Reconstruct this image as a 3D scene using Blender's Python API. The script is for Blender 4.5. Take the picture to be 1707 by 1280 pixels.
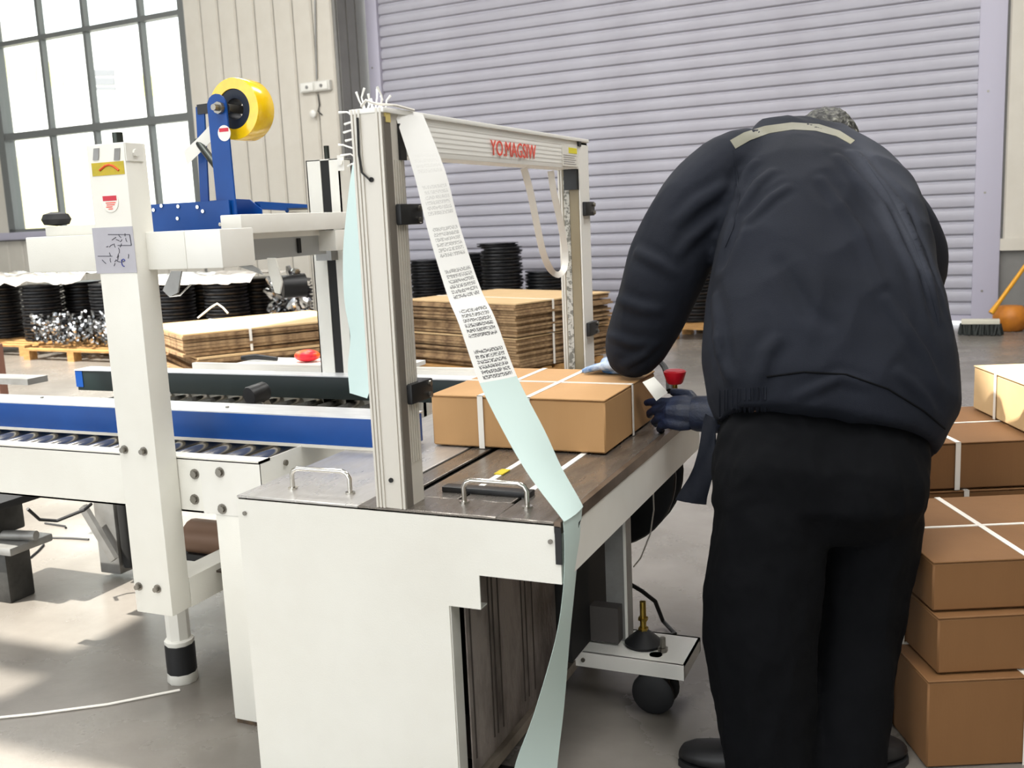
import bpy, bmesh, math, random
from mathutils import Vector, Matrix, noise
from mathutils.bvhtree import BVHTree
random.seed(7)
R_ = math.radians
scene = bpy.context.scene
for o in list(bpy.data.objects): bpy.data.objects.remove(o)
col = scene.collection

# ------------------------------------------------------------------ camera
FPX = 1681.47
CAM = Vector((.6794, -1.7533, 1.3156))
YAW, PITCH, ROLL = -.4122, -.1639, -.0442
_f = Vector((math.sin(YAW)*math.cos(PITCH), math.cos(YAW)*math.cos(PITCH), math.sin(PITCH)))
_r = Vector((math.cos(YAW), -math.sin(YAW), 0))
_u = _r.cross(_f)
CR = math.cos(ROLL)*_r + math.sin(ROLL)*_u
CU = -math.sin(ROLL)*_r + math.cos(ROLL)*_u
CF = _f
cd = bpy.data.cameras.new('camera'); cam = bpy.data.objects.new('camera', cd); col.objects.link(cam)
cd.sensor_width = 36; cd.lens = FPX/1707*36; cd.clip_end = 200
cam.matrix_world = Matrix(((CR.x, CU.x, -CF.x, CAM.x), (CR.y, CU.y, -CF.y, CAM.y), (CR.z, CU.z, -CF.z, CAM.z), (0, 0, 0, 1)))
cd.dof.use_dof = True; cd.dof.focus_distance = 2.7; cd.dof.aperture_fstop = 7
scene.camera = cam

# ------------------------------------------------------------------ light and exposure
scene.view_settings.view_transform = 'Standard'; scene.view_settings.look = 'None'
scene.view_settings.gamma = 1; scene.view_settings.use_curve_mapping = False
scene.view_settings.exposure = 0.38
wd = bpy.data.worlds.new('sky'); scene.world = wd; wd.use_nodes = True
bg = wd.node_tree.nodes['Background']; bg.inputs[0].default_value = (.93, .97, 1, 1); bg.inputs[1].default_value = 2.6
SUN_DIR = Vector((1.07, 1.0, -2.2)).normalized()
sd = bpy.data.lights.new('sun', 'SUN'); sd.energy = 10.0; sd.angle = R_(.6); sd.color = (1, .95, .86)
sun = bpy.data.objects.new('sun', sd); col.objects.link(sun); sun.location = (-6, -6, 12)
sun.rotation_euler = SUN_DIR.to_track_quat('-Z', 'Y').to_euler()
ROOF = 6.6
FILL_LIGHTS = [(-9, 5), (-4.2, 5), (.8, 5), (-3.2, .6), (1.6, .6), (-1, -3.5), (4.2, -3.5)]
for lx, ly in FILL_LIGHTS:                                                # area lights added under the roof to brighten the hall, no fixtures
    ld = bpy.data.lights.new('roof_fill_light', 'AREA'); ld.shape = 'RECTANGLE'; ld.size = 1.4; ld.size_y = 3.2
    ld.energy = 150; ld.color = (1, .985, .96)
    lo = bpy.data.objects.new('roof_fill_light', ld); col.objects.link(lo); lo.location = (lx, ly, ROOF-.25)

# ------------------------------------------------------------------ helpers
def ray(u, v): return CR*((u-853.5)/FPX) + CU*((640-v)/FPX) + CF
def at(u, v, x=None, y=None, z=None, d=None):
    r = ray(u, v)
    t = d if d is not None else ((x-CAM.x)/r.x if x is not None else (y-CAM.y)/r.y if y is not None else (z-CAM.z)/r.z)
    return CAM + r*t
def lin(c):
    c = c/255; return c/12.92 if c <= .04045 else ((c+.055)/1.055)**2.4
def rgb(r, g, b): return (lin(r), lin(g), lin(b), 1)
MATS = {}
def mat(name, c, rough=.5, metal=0, c2=None, scale=6, lo=.35, hi=.7, bump=0, bscale=60, stretch=None, coat=0, rvar=0, alpha=None, trans=0, sheen=0, detail=4, spec=.5):
    if name in MATS: return MATS[name]
    m = bpy.data.materials.new(name); m.use_nodes = True; nt = m.node_tree; n = nt.nodes; l = nt.links
    b = n['Principled BSDF']; b.inputs['Base Color'].default_value = c; b.inputs['Roughness'].default_value = rough; b.inputs['Metallic'].default_value = metal
    b.inputs['Coat Weight'].default_value = coat
    b.inputs['Specular IOR Level'].default_value = spec
    if sheen: b.inputs['Sheen Weight'].default_value = sheen
    if trans: b.inputs['Transmission Weight'].default_value = trans
    if c2 or bump or rvar:
        tc = n.new('ShaderNodeTexCoord'); mp = n.new('ShaderNodeMapping'); l.new(tc.outputs['Object'], mp.inputs[0])
        if stretch: mp.inputs['Scale'].default_value = stretch
    if c2 or rvar:
        nz = n.new('ShaderNodeTexNoise'); nz.inputs['Scale'].default_value = scale; nz.inputs['Detail'].default_value = detail; nz.inputs['Roughness'].default_value = .6
        l.new(mp.outputs[0], nz.inputs['Vector'])
        rp = n.new('ShaderNodeMapRange'); rp.inputs[1].default_value = lo; rp.inputs[2].default_value = hi; l.new(nz.outputs[0], rp.inputs[0])
        if c2:
            mx = n.new('ShaderNodeMix'); mx.data_type = 'RGBA'; mx.inputs[6].default_value = c; mx.inputs[7].default_value = c2
            l.new(rp.outputs[0], mx.inputs[0]); l.new(mx.outputs[2], b.inputs['Base Color'])
        if rvar:
            rr = n.new('ShaderNodeMapRange'); rr.inputs[3].default_value = max(0, rough-rvar); rr.inputs[4].default_value = rough+rvar
            l.new(rp.outputs[0], rr.inputs[0]); l.new(rr.outputs[0], b.inputs['Roughness'])
    if bump:
        nb = n.new('ShaderNodeTexNoise'); nb.inputs['Scale'].default_value = bscale; nb.inputs['Detail'].default_value = 5; l.new(mp.outputs[0], nb.inputs['Vector'])
        bp = n.new('ShaderNodeBump'); bp.inputs['Strength'].default_value = bump; bp.inputs['Distance'].default_value = .01
        l.new(nb.outputs[0], bp.inputs['Height']); l.new(bp.outputs[0], b.inputs['Normal'])
    MATS[name] = m; return m

OFF = {}
class MB:
    def __init__(s): s.v = []; s.f = []
    def add(s, vs, fs):
        k = len(s.v); s.v += [Vector(p) for p in vs]; s.f += [tuple(i+k for i in f) for f in fs]; return s
    def box(s, x0, x1, y0, y1, z0, z1):
        x0, x1 = sorted((x0, x1)); y0, y1 = sorted((y0, y1)); z0, z1 = sorted((z0, z1))
        return s.add([(x0,y0,z0),(x1,y0,z0),(x1,y1,z0),(x0,y1,z0),(x0,y0,z1),(x1,y0,z1),(x1,y1,z1),(x0,y1,z1)],
                     [(0,3,2,1),(4,5,6,7),(0,1,5,4),(1,2,6,5),(2,3,7,6),(3,0,4,7)])
    def obox(s, c, ax, ay, az):            # centre and three half-axis vectors
        c, ax, ay, az = map(Vector, (c, ax, ay, az)); p = []
        for k in (-1, 1):
            for i, j in ((-1,-1),(1,-1),(1,1),(-1,1)): p.append(c+ax*i+ay*j+az*k)
        return s.add(p, [(0,3,2,1),(4,5,6,7),(0,1,5,4),(1,2,6,5),(2,3,7,6),(3,0,4,7)])
    def bar(s, p, q, w, h, up=(0,0,1)):
        p, q = Vector(p), Vector(q); t = (q-p); n = t.normalized(); a = n.cross(Vector(up))
        if a.length < 1e-4: a = n.cross(Vector((1,0,0)))
        a.normalize(); b = a.cross(n); return s.obox((p+q)/2, t/2, a*w/2, b*h/2)
    def prism(s, pts, axis, a0, a1):       # polygon in the two other axes, extruded
        def mk(p, a): return {'x': (a, p[0], p[1]), 'y': (p[0], a, p[1]), 'z': (p[0], p[1], a)}[axis]
        n = len(pts); vs = [mk(p, a0) for p in pts]+[mk(p, a1) for p in pts]
        return s.add(vs, [tuple(range(n)), tuple(reversed(range(n, 2*n)))]+[(i, (i+n), (i+1) % n+n, (i+1) % n) for i in range(n)])
    def tube(s, pts, r, n=8, cap=True, sx=1, sy=1):
        pts = [Vector(p) for p in pts]; rs = r if isinstance(r, (list, tuple)) else [r]*len(pts)
        vs = []; fs = []; prev = None
        for i, p in enumerate(pts):
            t = (pts[min(i+1, len(pts)-1)]-pts[max(i-1, 0)]).normalized()
            if prev is None:
                a = t.cross(Vector((0,0,1)));
                if a.length < 1e-3: a = t.cross(Vector((1,0,0)))
            else: a = prev-t*prev.dot(t)
            a.normalize(); prev = a; b = t.cross(a)
            for k in range(n):
                an = 2*math.pi*k/n; vs.append(p+a*math.cos(an)*rs[i]*sx+b*math.sin(an)*rs[i]*sy)
        for i in range(len(pts)-1):
            for k in range(n): fs.append((i*n+k, i*n+(k+1) % n, (i+1)*n+(k+1) % n, (i+1)*n+k))
        if cap: fs += [tuple(reversed(range(n))), tuple(range((len(pts)-1)*n, len(pts)*n))]
        return s.add(vs, fs)
    def cyl(s, p, q, r, n=16, r2=None): return s.tube([p, q], [r, r if r2 is None else r2], n)
    def lathe(s, prof, o, axis=(0,0,1), n=24, cap=True):   # profile of (radius, height)
        o = Vector(o); w = Vector(axis).normalized(); a = w.orthogonal().normalized(); b = w.cross(a); vs = []; fs = []
        for r, h in prof:
            for k in range(n):
                an = 2*math.pi*k/n; vs.append(o+w*h+a*math.cos(an)*r+b*math.sin(an)*r)
        m = len(prof)
        for i in range(m-1):
            for k in range(n): fs.append((i*n+k, i*n+(k+1) % n, (i+1)*n+(k+1) % n, (i+1)*n+k))
        if cap: fs += [tuple(reversed(range(n))), tuple(range((m-1)*n, m*n))]
        return s.add(vs, fs)
    def ell(s, c, rx, ry, rz, n=16, m=10, rot=None):
        c = Vector(c); vs = []; fs = []; M = rot or Matrix.Identity(3)
        for i in range(m+1):
            th = math.pi*i/m
            for k in range(n):
                ph = 2*math.pi*k/n; vs.append(c+M @ Vector((rx*math.sin(th)*math.cos(ph), ry*math.sin(th)*math.sin(ph), rz*math.cos(th))))
        for i in range(m):
            for k in range(n): fs.append((i*n+k, (i+1)*n+k, (i+1)*n+(k+1) % n, i*n+(k+1) % n))
        return s.add(vs, fs)
    def sheet(s, rows, th=.0008):          # rows of points -> thin solid sheet
        m = len(rows[0]); rows = [[Vector(p) for p in r] for r in rows]; vs = []; fs = []; nr = len(rows)
        nor = []
        for i in range(nr):
            for j in range(m):
                a = rows[min(i+1, nr-1)][j]-rows[max(i-1, 0)][j]; b = rows[i][min(j+1, m-1)]-rows[i][max(j-1, 0)]
                q = a.cross(b); nor.append(q.normalized() if q.length > 1e-9 else Vector((1,0,0)))
        fl = [p for r in rows for p in r]; N = nr*m
        vs = [p+q*th/2 for p, q in zip(fl, nor)]+[p-q*th/2 for p, q in zip(fl, nor)]
        for i in range(nr-1):
            for j in range(m-1):
                a, b, c, e = i*m+j, i*m+j+1, (i+1)*m+j+1, (i+1)*m+j
                fs += [(a, b, c, e), (N+e, N+c, N+b, N+a)]
        rim = [i*m for i in range(nr)]+[(nr-1)*m+j for j in range(1, m)]+[i*m+m-1 for i in range(nr-2, -1, -1)]+[j for j in range(m-2, 0, -1)]
        for i in range(len(rim)):
            a, b = rim[i], rim[(i+1) % len(rim)]; fs.append((a, b, N+b, N+a))
        return s.add(vs, fs)
    def build(s, name, m, parent=None, loc=None, rotz=0, bevel=0, smooth=True, local=False, ang=38, seg=2):
        off = Vector((0,0,0))
        if not local: off = Vector(loc) if parent is None and loc is not None else (OFF.get(parent.name, Vector()) if parent else off)
        me = bpy.data.meshes.new(name)
        vs = [p-off for p in s.v]
        me.from_pydata([tuple(p) for p in vs], [], s.f)
        bm = bmesh.new(); bm.from_mesh(me)
        bmesh.ops.recalc_face_normals(bm, faces=bm.faces)
        if bevel:
            es = [e for e in bm.edges if len(e.link_faces) == 2 and e.calc_face_angle(0) > .6]
            bmesh.ops.bevel(bm, geom=es, offset=bevel, segments=seg, affect='EDGES', profile=.6, clamp_overlap=True)
        bm.to_mesh(me); bm.free()
        if smooth:
            me.polygons.foreach_set('use_smooth', [True]*len(me.polygons)); me.set_sharp_from_angle(angle=R_(ang))
        me.materials.append(m); me.update()
        o = bpy.data.objects.new(name, me); col.objects.link(o)
        if parent is not None: o.parent = parent; OFF[o.name] = OFF.get(parent.name, Vector())
        else:
            if loc is not None: o.location = loc
            o.rotation_euler.z = rotz; OFF[o.name] = off
        return o
def tag(o, label, cat, group=None):
    o['label'] = label; o['category'] = cat
    if group: o['group'] = group
    return o
def struct(o): o['kind'] = 'structure'; return o
def thing(name, label, cat, loc=(0,0,0), rotz=0, group=None):
    o = bpy.data.objects.new(name, None); col.objects.link(o); o.empty_display_size = .1
    o.location = loc; o.rotation_euler.z = rotz; OFF[o.name] = Vector(loc); return tag(o, label, cat, group)
def clone(o, name=None, parent=None):
    c = o.copy(); c.name = name or o.name.split('.')[0]; col.objects.link(c); c.parent = parent; return c
def text_mesh(name, body, m, size, M, parent, ext=.0006, font_shear=0):
    cu = bpy.data.curves.new(name, 'FONT'); cu.body = body; cu.size = size; cu.extrude = ext; cu.align_x = 'CENTER'; cu.align_y = 'CENTER'; cu.resolution_u = 3
    cu.shear = font_shear
    t = bpy.data.objects.new(name, cu); col.objects.link(t); bpy.context.view_layer.update()
    me = bpy.data.meshes.new_from_object(t.evaluated_get(bpy.context.evaluated_depsgraph_get()))
    bpy.data.objects.remove(t); bpy.data.curves.remove(cu)
    off = OFF.get(parent.name, Vector()); me.transform(Matrix.Translation(-off) @ M); me.materials.clear(); me.materials.append(m)
    o = bpy.data.objects.new(name, me); col.objects.link(o); o.parent = parent; OFF[o.name] = off; return o

# ------------------------------------------------------------------ materials
M_white = mat('white_paint', rgb(232,231,225), .42, c2=rgb(222,220,212), scale=3, coat=.15)
M_cream = mat('cream_powder_coat', rgb(232,231,223), .45, c2=rgb(224,222,213), scale=2.5, bump=.05, bscale=300)
M_pale = mat('pale_grey_paint', rgb(214,213,206), .45, c2=rgb(200,198,190), scale=5)
M_blue = mat('blue_paint', rgb(0,72,150), .4, c2=rgb(0,62,134), scale=4, spec=.35)
M_alu = mat('aluminium', rgb(220,216,207), .42, .12, c2=rgb(206,201,191), scale=3, stretch=(1,1,.1), detail=2)
M_aluw = mat('white_aluminium', rgb(246,245,240), .4)
M_steell = mat('bright_stainless_plate', rgb(205,202,198), .34, .6, c2=rgb(176,172,167), scale=5, rvar=.1, bump=.04, bscale=100, stretch=(4,1,1))
M_steel = mat('stainless_plate', rgb(150,144,137), .3, .75, c2=rgb(112,104,96), scale=7, rvar=.1, bump=.05, bscale=120, stretch=(4,1,1))
M_chrome = mat('chrome', rgb(215,212,205), .16, 1)
M_zinc = mat('zinc_bolt', rgb(140,136,128), .35, .9)
M_brass = mat('brass_rod', rgb(178,150,70), .3, .9)
M_black = mat('black_plastic', rgb(14,15,17), .45, c2=rgb(24,24,26), scale=20)
M_rubber = mat('black_rubber', rgb(16,17,20), .6)
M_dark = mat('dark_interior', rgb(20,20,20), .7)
M_belt = mat('dark_green_belt', rgb(12,30,30), .45)
M_grime = mat('grimy_galvanised', rgb(158,148,142), .5, .35, c2=rgb(84,74,70), scale=9, lo=.4, hi=.65, bump=.3, bscale=90, stretch=(1,1,.35))
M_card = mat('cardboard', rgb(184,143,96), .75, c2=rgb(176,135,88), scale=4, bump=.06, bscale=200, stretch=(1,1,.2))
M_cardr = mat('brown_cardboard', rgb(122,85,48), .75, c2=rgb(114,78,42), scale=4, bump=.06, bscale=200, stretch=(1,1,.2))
M_card2 = mat('sunlit_pale_cardboard', rgb(206,176,132), .75, c2=rgb(198,167,122), scale=5)  # paleness of sunlit cardboard is put into the colour
M_card3 = mat('weathered_cardboard_edge', rgb(172,142,104), .8, c2=rgb(112,86,60), scale=12, lo=.35, hi=.65)
M_tape = mat('clear_brown_tape', rgb(184,136,78), .25)
M_strap = mat('white_strap', rgb(232,228,220), .4)
M_yellow = mat('yellow_tape', rgb(248,206,8), .22, c2=rgb(240,190,4), scale=30, coat=.5)
M_core = mat('dark_blue_core', rgb(10,24,44), .5)
M_red = mat('red_plastic', rgb(222,20,42), .35)
M_orange = mat('orange_plastic', rgb(250,120,30), .4)
M_wood = mat('pallet_wood', rgb(186,142,84), .75, c2=rgb(140,100,56), scale=5, stretch=(1,6,6))
M_disc = mat('black_cast_metal', rgb(34,35,38), .38, .35, c2=rgb(62,62,64), scale=14, lo=.5, hi=.75)
M_film = mat('plastic_film', rgb(232,228,220), .2, c2=rgb(180,170,160), scale=6, coat=.6)
M_silver = mat('shiny_metal_parts', rgb(196,198,200), .15, 1, c2=rgb(70,72,74), scale=9, lo=.45, hi=.6)
M_shut = mat('shutter_paint', rgb(172,171,181), .45, .05, c2=rgb(163,161,171), scale=1.2)
M_rail = mat('lilac_grey_rail', rgb(178,175,191), .45)
M_wall = mat('wall_panel_paint', rgb(206,201,190), .55, c2=rgb(197,191,179), scale=1.5)
M_wallg = mat('wall_grey_and_shade', rgb(126,125,122), .55, c2=rgb(113,112,109), scale=1.5)
M_frame = mat('window_frame_grey', rgb(108,111,110), .5)
M_label = mat('paper_label', rgb(236,234,226), .6)
M_ylabel = mat('yellow_sticker', rgb(206,178,20), .5, c2=rgb(176,160,30), scale=30)
M_print = mat('dark_print', rgb(50,50,62), .6)
M_lilac = mat('lilac_plate', rgb(172,170,176), .4, .2, c2=rgb(160,157,164), scale=8)
M_jacket = mat('navy_jacket_cloth', rgb(20,24,34), .85, c2=rgb(16,20,29), scale=5, bump=.12, bscale=400, spec=.25)
M_trous = mat('black_trouser_cloth', rgb(4,5,8), .9, c2=rgb(2,3,6), scale=5, bump=.12, bscale=350, spec=.15)
M_beige = mat('beige_reflective_tape', rgb(92,90,72), .55, bump=.1, bscale=500)
M_glove = mat('navy_rubber_glove', rgb(10,28,58), .5, c2=rgb(7,16,34), scale=20, bump=.2, bscale=150)
M_glovel = mat('pale_blue_glove_cuff', rgb(70,118,176), .6, c2=rgb(190,204,220), scale=18, lo=.45, hi=.62)
M_skin = mat('skin', rgb(196,150,122), .5)
M_hair = mat('greying_hair', rgb(30,30,28), .6, c2=rgb(110,110,100), scale=60, lo=.5, hi=.75, bump=.5, bscale=160)
M_shoe = mat('black_shoe', rgb(24,24,26), .5)
M_redp = mat('red_print', rgb(232,96,80), .6)
M_rod = mat('dark_steel_rod', rgb(60,64,60), .35, .8)
M_pfilm = mat('backing_paper', rgb(204,226,224), .5)
M_brown = mat('brown_painted_metal', rgb(120,84,70), .5)
M_grey = mat('mid_grey_metal', rgb(150,150,148), .4, .3, c2=rgb(120,118,114), scale=7)
# ------------------------------------------------------------------ setting
M_floor = mat('polished_concrete', rgb(138,133,126), .28, c2=rgb(98,93,87), scale=1.3, lo=.3, hi=.72, bump=.05, bscale=40, rvar=.1, detail=9)
M_ground = mat('outdoor_concrete', rgb(214,212,204), .7)
M_ceil = mat('ceiling_sheet', rgb(222,222,218), .6)
TH = R_(4.5); WO = at(1645, 540, z=0)
def wl(u, y, z):                                                    # wall frame -> world
    return WO + Vector((math.cos(TH), -math.sin(TH), 0))*u + Vector((math.sin(TH), math.cos(TH), 0))*y + Vector((0, 0, z))
def wbuild(mb, name, m, parent=None, **k):
    if parent is None: return mb.build(name, m, loc=WO, rotz=-TH, local=True, **k)
    return mb.build(name, m, parent=parent, local=True, **k)
f = MB(); c = [wl(-20, .35, 0), wl(13, .35, 0)]
f.add([(-19, -12, 0), (12, -12, 0), (12, c[1].y, 0), (-19, c[0].y, 0)], [(0,1,2,3)]); f.add([(-19, -12, -.2), (12, -12, -.2), (12, c[1].y, -.2), (-19, c[0].y, -.2)], [(0,3,2,1)])
struct(f.build('floor', M_floor))
struct(MB().box(-70, 60, 9, 80, -.3, -.201).build('ground', M_ground))
# roller shutter door with slats
door = struct(wbuild(MB().box(-7.42, -.1, .035, .05, .06, 4.6), 'door_1', M_shut))
door['label'] = 'pale lilac grey roller shutter door of horizontal slats'
prof = [(.03, 0), (-.004, 0), (-.016, .012), (-.021, .045), (-.021, .085), (-.014, .108), (.006, .116), (.006, .136), (.03, .14)]
slat = wbuild(MB().prism(prof, 'x', -7.42, -.11), 'slat', M_shut, door, ang=25); slat.location.z = .09
for k in range(1, 32):
    s = clone(slat, 'slat', door); s.location.z = .09+.14*k
wbuild(MB().box(-7.42, -.11, -.03, .03, .035, .09), 'bottom_bar', M_rail, door)
wbuild(MB().box(-7.6, .1, -.25, .1, 4.6, 5.3), 'shutter_housing', M_rail, door)
for k, (a, b) in enumerate(((-7.56, -7.38), (-.15, .1))):
    tr = struct(wbuild(MB().box(a, b, -.06, .1, 0, 4.6), 'trim_%d' % (k+1), M_rail, bevel=.008))
    for z in (.35, 1.35, 2.35, 3.35): wbuild(MB().cyl(((a+b)/2-.03, -.055, z), ((a+b)/2-.03, -.066, z), .012, 8), 'screw', M_zinc, tr)
# walls
def panels(parent, u0, u1, z0, z1, y, n, m):
    w = (u1-u0)/n
    first = wbuild(MB().prism([(0,0), (.02,-.022), (w-.035,-.022), (w-.015,0), (w-.015,.02), (0,.02)], 'z', z0, z1), 'panel', m, parent, ang=20)
    first.location = (u0, y, 0)
    for k in range(1, n):
        c = clone(first, 'panel', parent); c.location = (u0+w*k, y, 0)
wr = struct(wbuild(MB().box(.1, 10, .0, .2, 0, ROOF), 'wall_back_right', M_wallg))
panels(wr, .12, 3.0, .88, 5, -.02, 9, M_wall)
wbuild(MB().box(.1, 10, -.06, 0, .76, .88), 'dado_rail', M_wall, wr)
struct(wbuild(MB().box(-7.7, .1, .1, .2, 4.6, ROOF), 'wall_back_upper', M_wall))
wlft = struct(wbuild(MB().box(-10.25, -7.7, -.58, -.3, 0, ROOF), 'wall_back_left', M_wallg))
panels(wlft, -10.25, -7.69, 0, ROOF, -.59, 8, M_wall)
wret = struct(wbuild(MB().box(-7.7, -7.66, -.58, .2, 0, ROOF), 'wall_return', M_wallg))  # grey of the return carries the shade that falls on it
for k in range(3): wbuild(MB().box(-7.66, -7.645, -.55+k*.2, -.38+k*.2, 0, ROOF), 'panel', M_wallg, wret)
wb = struct(wbuild(MB().box(-19, -10.25, -.58, -.3, 0, 1.3), 'wall_below_window', M_wallg)); panels(wb, -16, -10.3, 0, 1.28, -.59, 16, M_wall)
struct(wbuild(MB().box(-19, -10.25, -.58, -.3, 6.0, ROOF), 'wall_above_window', M_wall))
struct(wbuild(MB().box(-19, -14.5, -.58, -.3, 1.3, 6.0), 'wall_back_far_left', M_wall))
struct(wbuild(MB().box(-16, -10.22, -.72, -.3, 1.3, 1.42), 'trim_3', M_rail, bevel=.01))
# window with panes
M_glass = bpy.data.materials.new('window_glass'); M_glass.use_nodes = True
nt = M_glass.node_tree; nt.nodes.clear()
o_ = nt.nodes.new('ShaderNodeOutputMaterial'); mx = nt.nodes.new('ShaderNodeMixShader'); tr_ = nt.nodes.new('ShaderNodeBsdfTransparent'); gl = nt.nodes.new('ShaderNodeBsdfGlossy')
gl.inputs['Roughness'].default_value = .05; mx.inputs[0].default_value = .06; tr_.inputs[0].default_value = (.96, .98, .97, 1)
nt.links.new(tr_.outputs[0], mx.inputs[1]); nt.links.new(gl.outputs[0], mx.inputs[2]); nt.links.new(mx.outputs[0], o_.inputs[0])
win = struct(wbuild(MB().box(-14.52, -14.36, -.6, -.42, 1.42, 6).box(-10.36, -10.24, -.6, -.42, 1.42, 6).box(-14.5, -10.3, -.6, -.42, 5.9, 6).box(-14.5, -10.3, -.6, -.42, 1.42, 1.47), 'window_1', M_frame))
win['label'] = 'tall factory window with grey steel glazing bars and clear panes'
us = [-14.38, -13.31, -12.32, -11.16, -10.32]; zs = [1.45, 2.93, 4.35, 5.95]
for k in range(1, 4): wbuild(MB().box(us[k]-.03, us[k]+.03, -.56, -.46, 1.45, 5.95), 'mullion', M_frame, win)
for z, h in ((2.93, .055), (4.35, .035)): wbuild(MB().box(-14.4, -10.3, -.58, -.45, z-h, z+h), 'transom', M_frame, win)
for i in range(4):
    for j in range(3): wbuild(MB().box(us[i], us[i+1], -.515, -.505, zs[j], zs[j+1]), 'pane', M_glass, win)
# side walls and unseen roof, skylight openings shaped to place the sun patches
struct(MB().box(-19.2, -19, -12, 14, 0, ROOF).build('wall_left', M_wall))
struct(MB().box(3.0, 12, -12.2, -12, 0, ROOF).box(-19, 3.0, -12.2, -12, 5.2, ROOF).build('wall_front_added', M_wall))  # unseen rear wall, added to limit daylight from behind the camera
struct(MB().box(12, 12.2, -12, 14, 0, ROOF).build('wall_right', M_wall))
dx, dy = SUN_DIR.x/SUN_DIR.z*ROOF, SUN_DIR.y/SUN_DIR.z*ROOF          # where a floor point meets the roof along the sun
opens = [(-4.2, -1.88, .46, 3.2), (-2.6, -1.82, .12, .3), (-2.3, -1.08, -.9, -.04), (1.12, 3.2, 1.3, 3.6), (-9.5, -3.9, 2.6, 7.2)]
opens = [(a+dx, b+dx, c+dy, e+dy) for a, b, c, e in opens]
xs = sorted({-19.2, 12.2, *[q for o in opens for q in o[:2]]}); ys = sorted({-12, 14, *[q for o in opens for q in o[2:]]})
r = MB()
for i in range(len(xs)-1):
    for j in range(len(ys)-1):
        mx_, my_ = (xs[i]+xs[i+1])/2, (ys[j]+ys[j+1])/2
        if not any(a < mx_ < b and c < my_ < e for a, b, c, e in opens): r.box(xs[i], xs[i+1], ys[j], ys[j+1], ROOF, ROOF+.06)
struct(r.build('ceiling', M_ceil, smooth=False))
# building outside
bl = thing('building', 'overexposed white building with pale windows seen through the factory window', 'building', at(120, 380, d=44)*1)
bl.location.z = -.2; OFF[bl.name] = Vector(bl.location)
def face(u0, v0, u1, v1, d): return [at(u0, v0, d=d), at(u1, v0, d=d), at(u1, v1, d=d), at(u0, v1, d=d)]
M_bld = mat('white_render', rgb(240,240,236), .8); M_bw = mat('pale_yellow_pane', rgb(222,220,140), .5); M_louv = mat('grey_louvre', rgb(120,120,124), .6); M_yel = mat('yellow_crate_paint', rgb(238,226,160), .6)
P = face(-260, 70, 520, 395, 44); back = CF.copy(); back.z = 0; back.normalize()
P[2].z = P[3].z = -.2; top = P[0].z; P[1].z = top
MB().add(P+[p+back*8 for p in P], [(0,1,2,3), (7,6,5,4), (0,4,5,1), (1,5,6,2), (2,6,7,3), (3,7,4,0)]).build('wall', M_bld, bl)
for (u0, v0, u1, v1, m) in ((2,92,15,131,M_bw), (80,103,105,143,M_bw), (232,126,266,160,M_bw), (50,100,60,136,M_bw), (152,116,190,126,M_louv), (152,130,190,141,M_louv), (160,145,192,150,M_louv)):
    q = face(u0, v0, u1, v1, 43.9); MB().add(q+[p+back*.15 for p in q], [(0,1,2,3), (7,6,5,4), (0,4,5,1), (1,5,6,2), (2,6,7,3), (3,7,4,0)]).build('window', m, bl)
q = face(24, 262, 96, 352, 30); lo = Vector(q[3]); lo.z = -.2
for p in q[2:]: p.z = -.2
yo = MB().add(q+[p+back*1.2 for p in q], [(0,1,2,3), (7,6,5,4), (0,4,5,1), (1,5,6,2), (2,6,7,3), (3,7,4,0)]).build('yellow_container', M_yel, loc=lo)
tag(yo, 'pale yellow container standing outside the factory window', 'container')
# wall socket with conduit and hanging wire
so = thing('wall_socket', 'white double wall socket with conduit and dangling wire on the panelled wall', 'socket', wl(-8.0, -.62, 2.9))
def wp(u, v, y=-.63):                                               # pixel -> point on the panelled wall
    n_ = Vector((-math.sin(TH), -math.cos(TH), 0)); q = WO - n_*y; rr = ray(u, v); return CAM+rr*((q-CAM).dot(n_)/rr.dot(n_))
a_, b_ = wp(503, 157), wp(552, 132); ax = Vector((math.cos(TH), -math.sin(TH), 0)); ay = Vector((math.sin(TH), math.cos(TH), 0))
cn = (a_+b_)/2; hw = (b_-a_).dot(ax)/2; hh = (b_.z-a_.z)/2*.9
so.location = cn; OFF[so.name] = cn.copy()
MB().obox(cn, ax*hw, ay*.04, Vector((0,0,hh))).build('back_box', M_pale, so, bevel=.01)
for s in (-1, 1):
    q = MB().obox(cn+ax*hw*.47*s-ay*.045, ax*hw*.4, ay*.006, Vector((0,0,hh*.75))).build('socket_plate', M_white, so, bevel=.004)
    MB().cyl(cn+ax*hw*.47*s-ay*.045, cn+ax*hw*.47*s-ay*.058, hh*.35, 12).build('socket_hole', M_grey, q)
MB().tube([wp(524, -60), wp(526, 60), wp(528, 132)], .012, 6).build('conduit', M_grey, so)
MB().tube([wp(530, 157), wp(533, 175), wp(530, 185), wp(537, 192)], .008, 6).build('wire', M_black, so)
MB().lathe([(.02,0), (.05,.02), (.05,.05), (.02,.07)], wp(525, 190), -ay, 12).build('plug', M_white, so)

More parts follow.
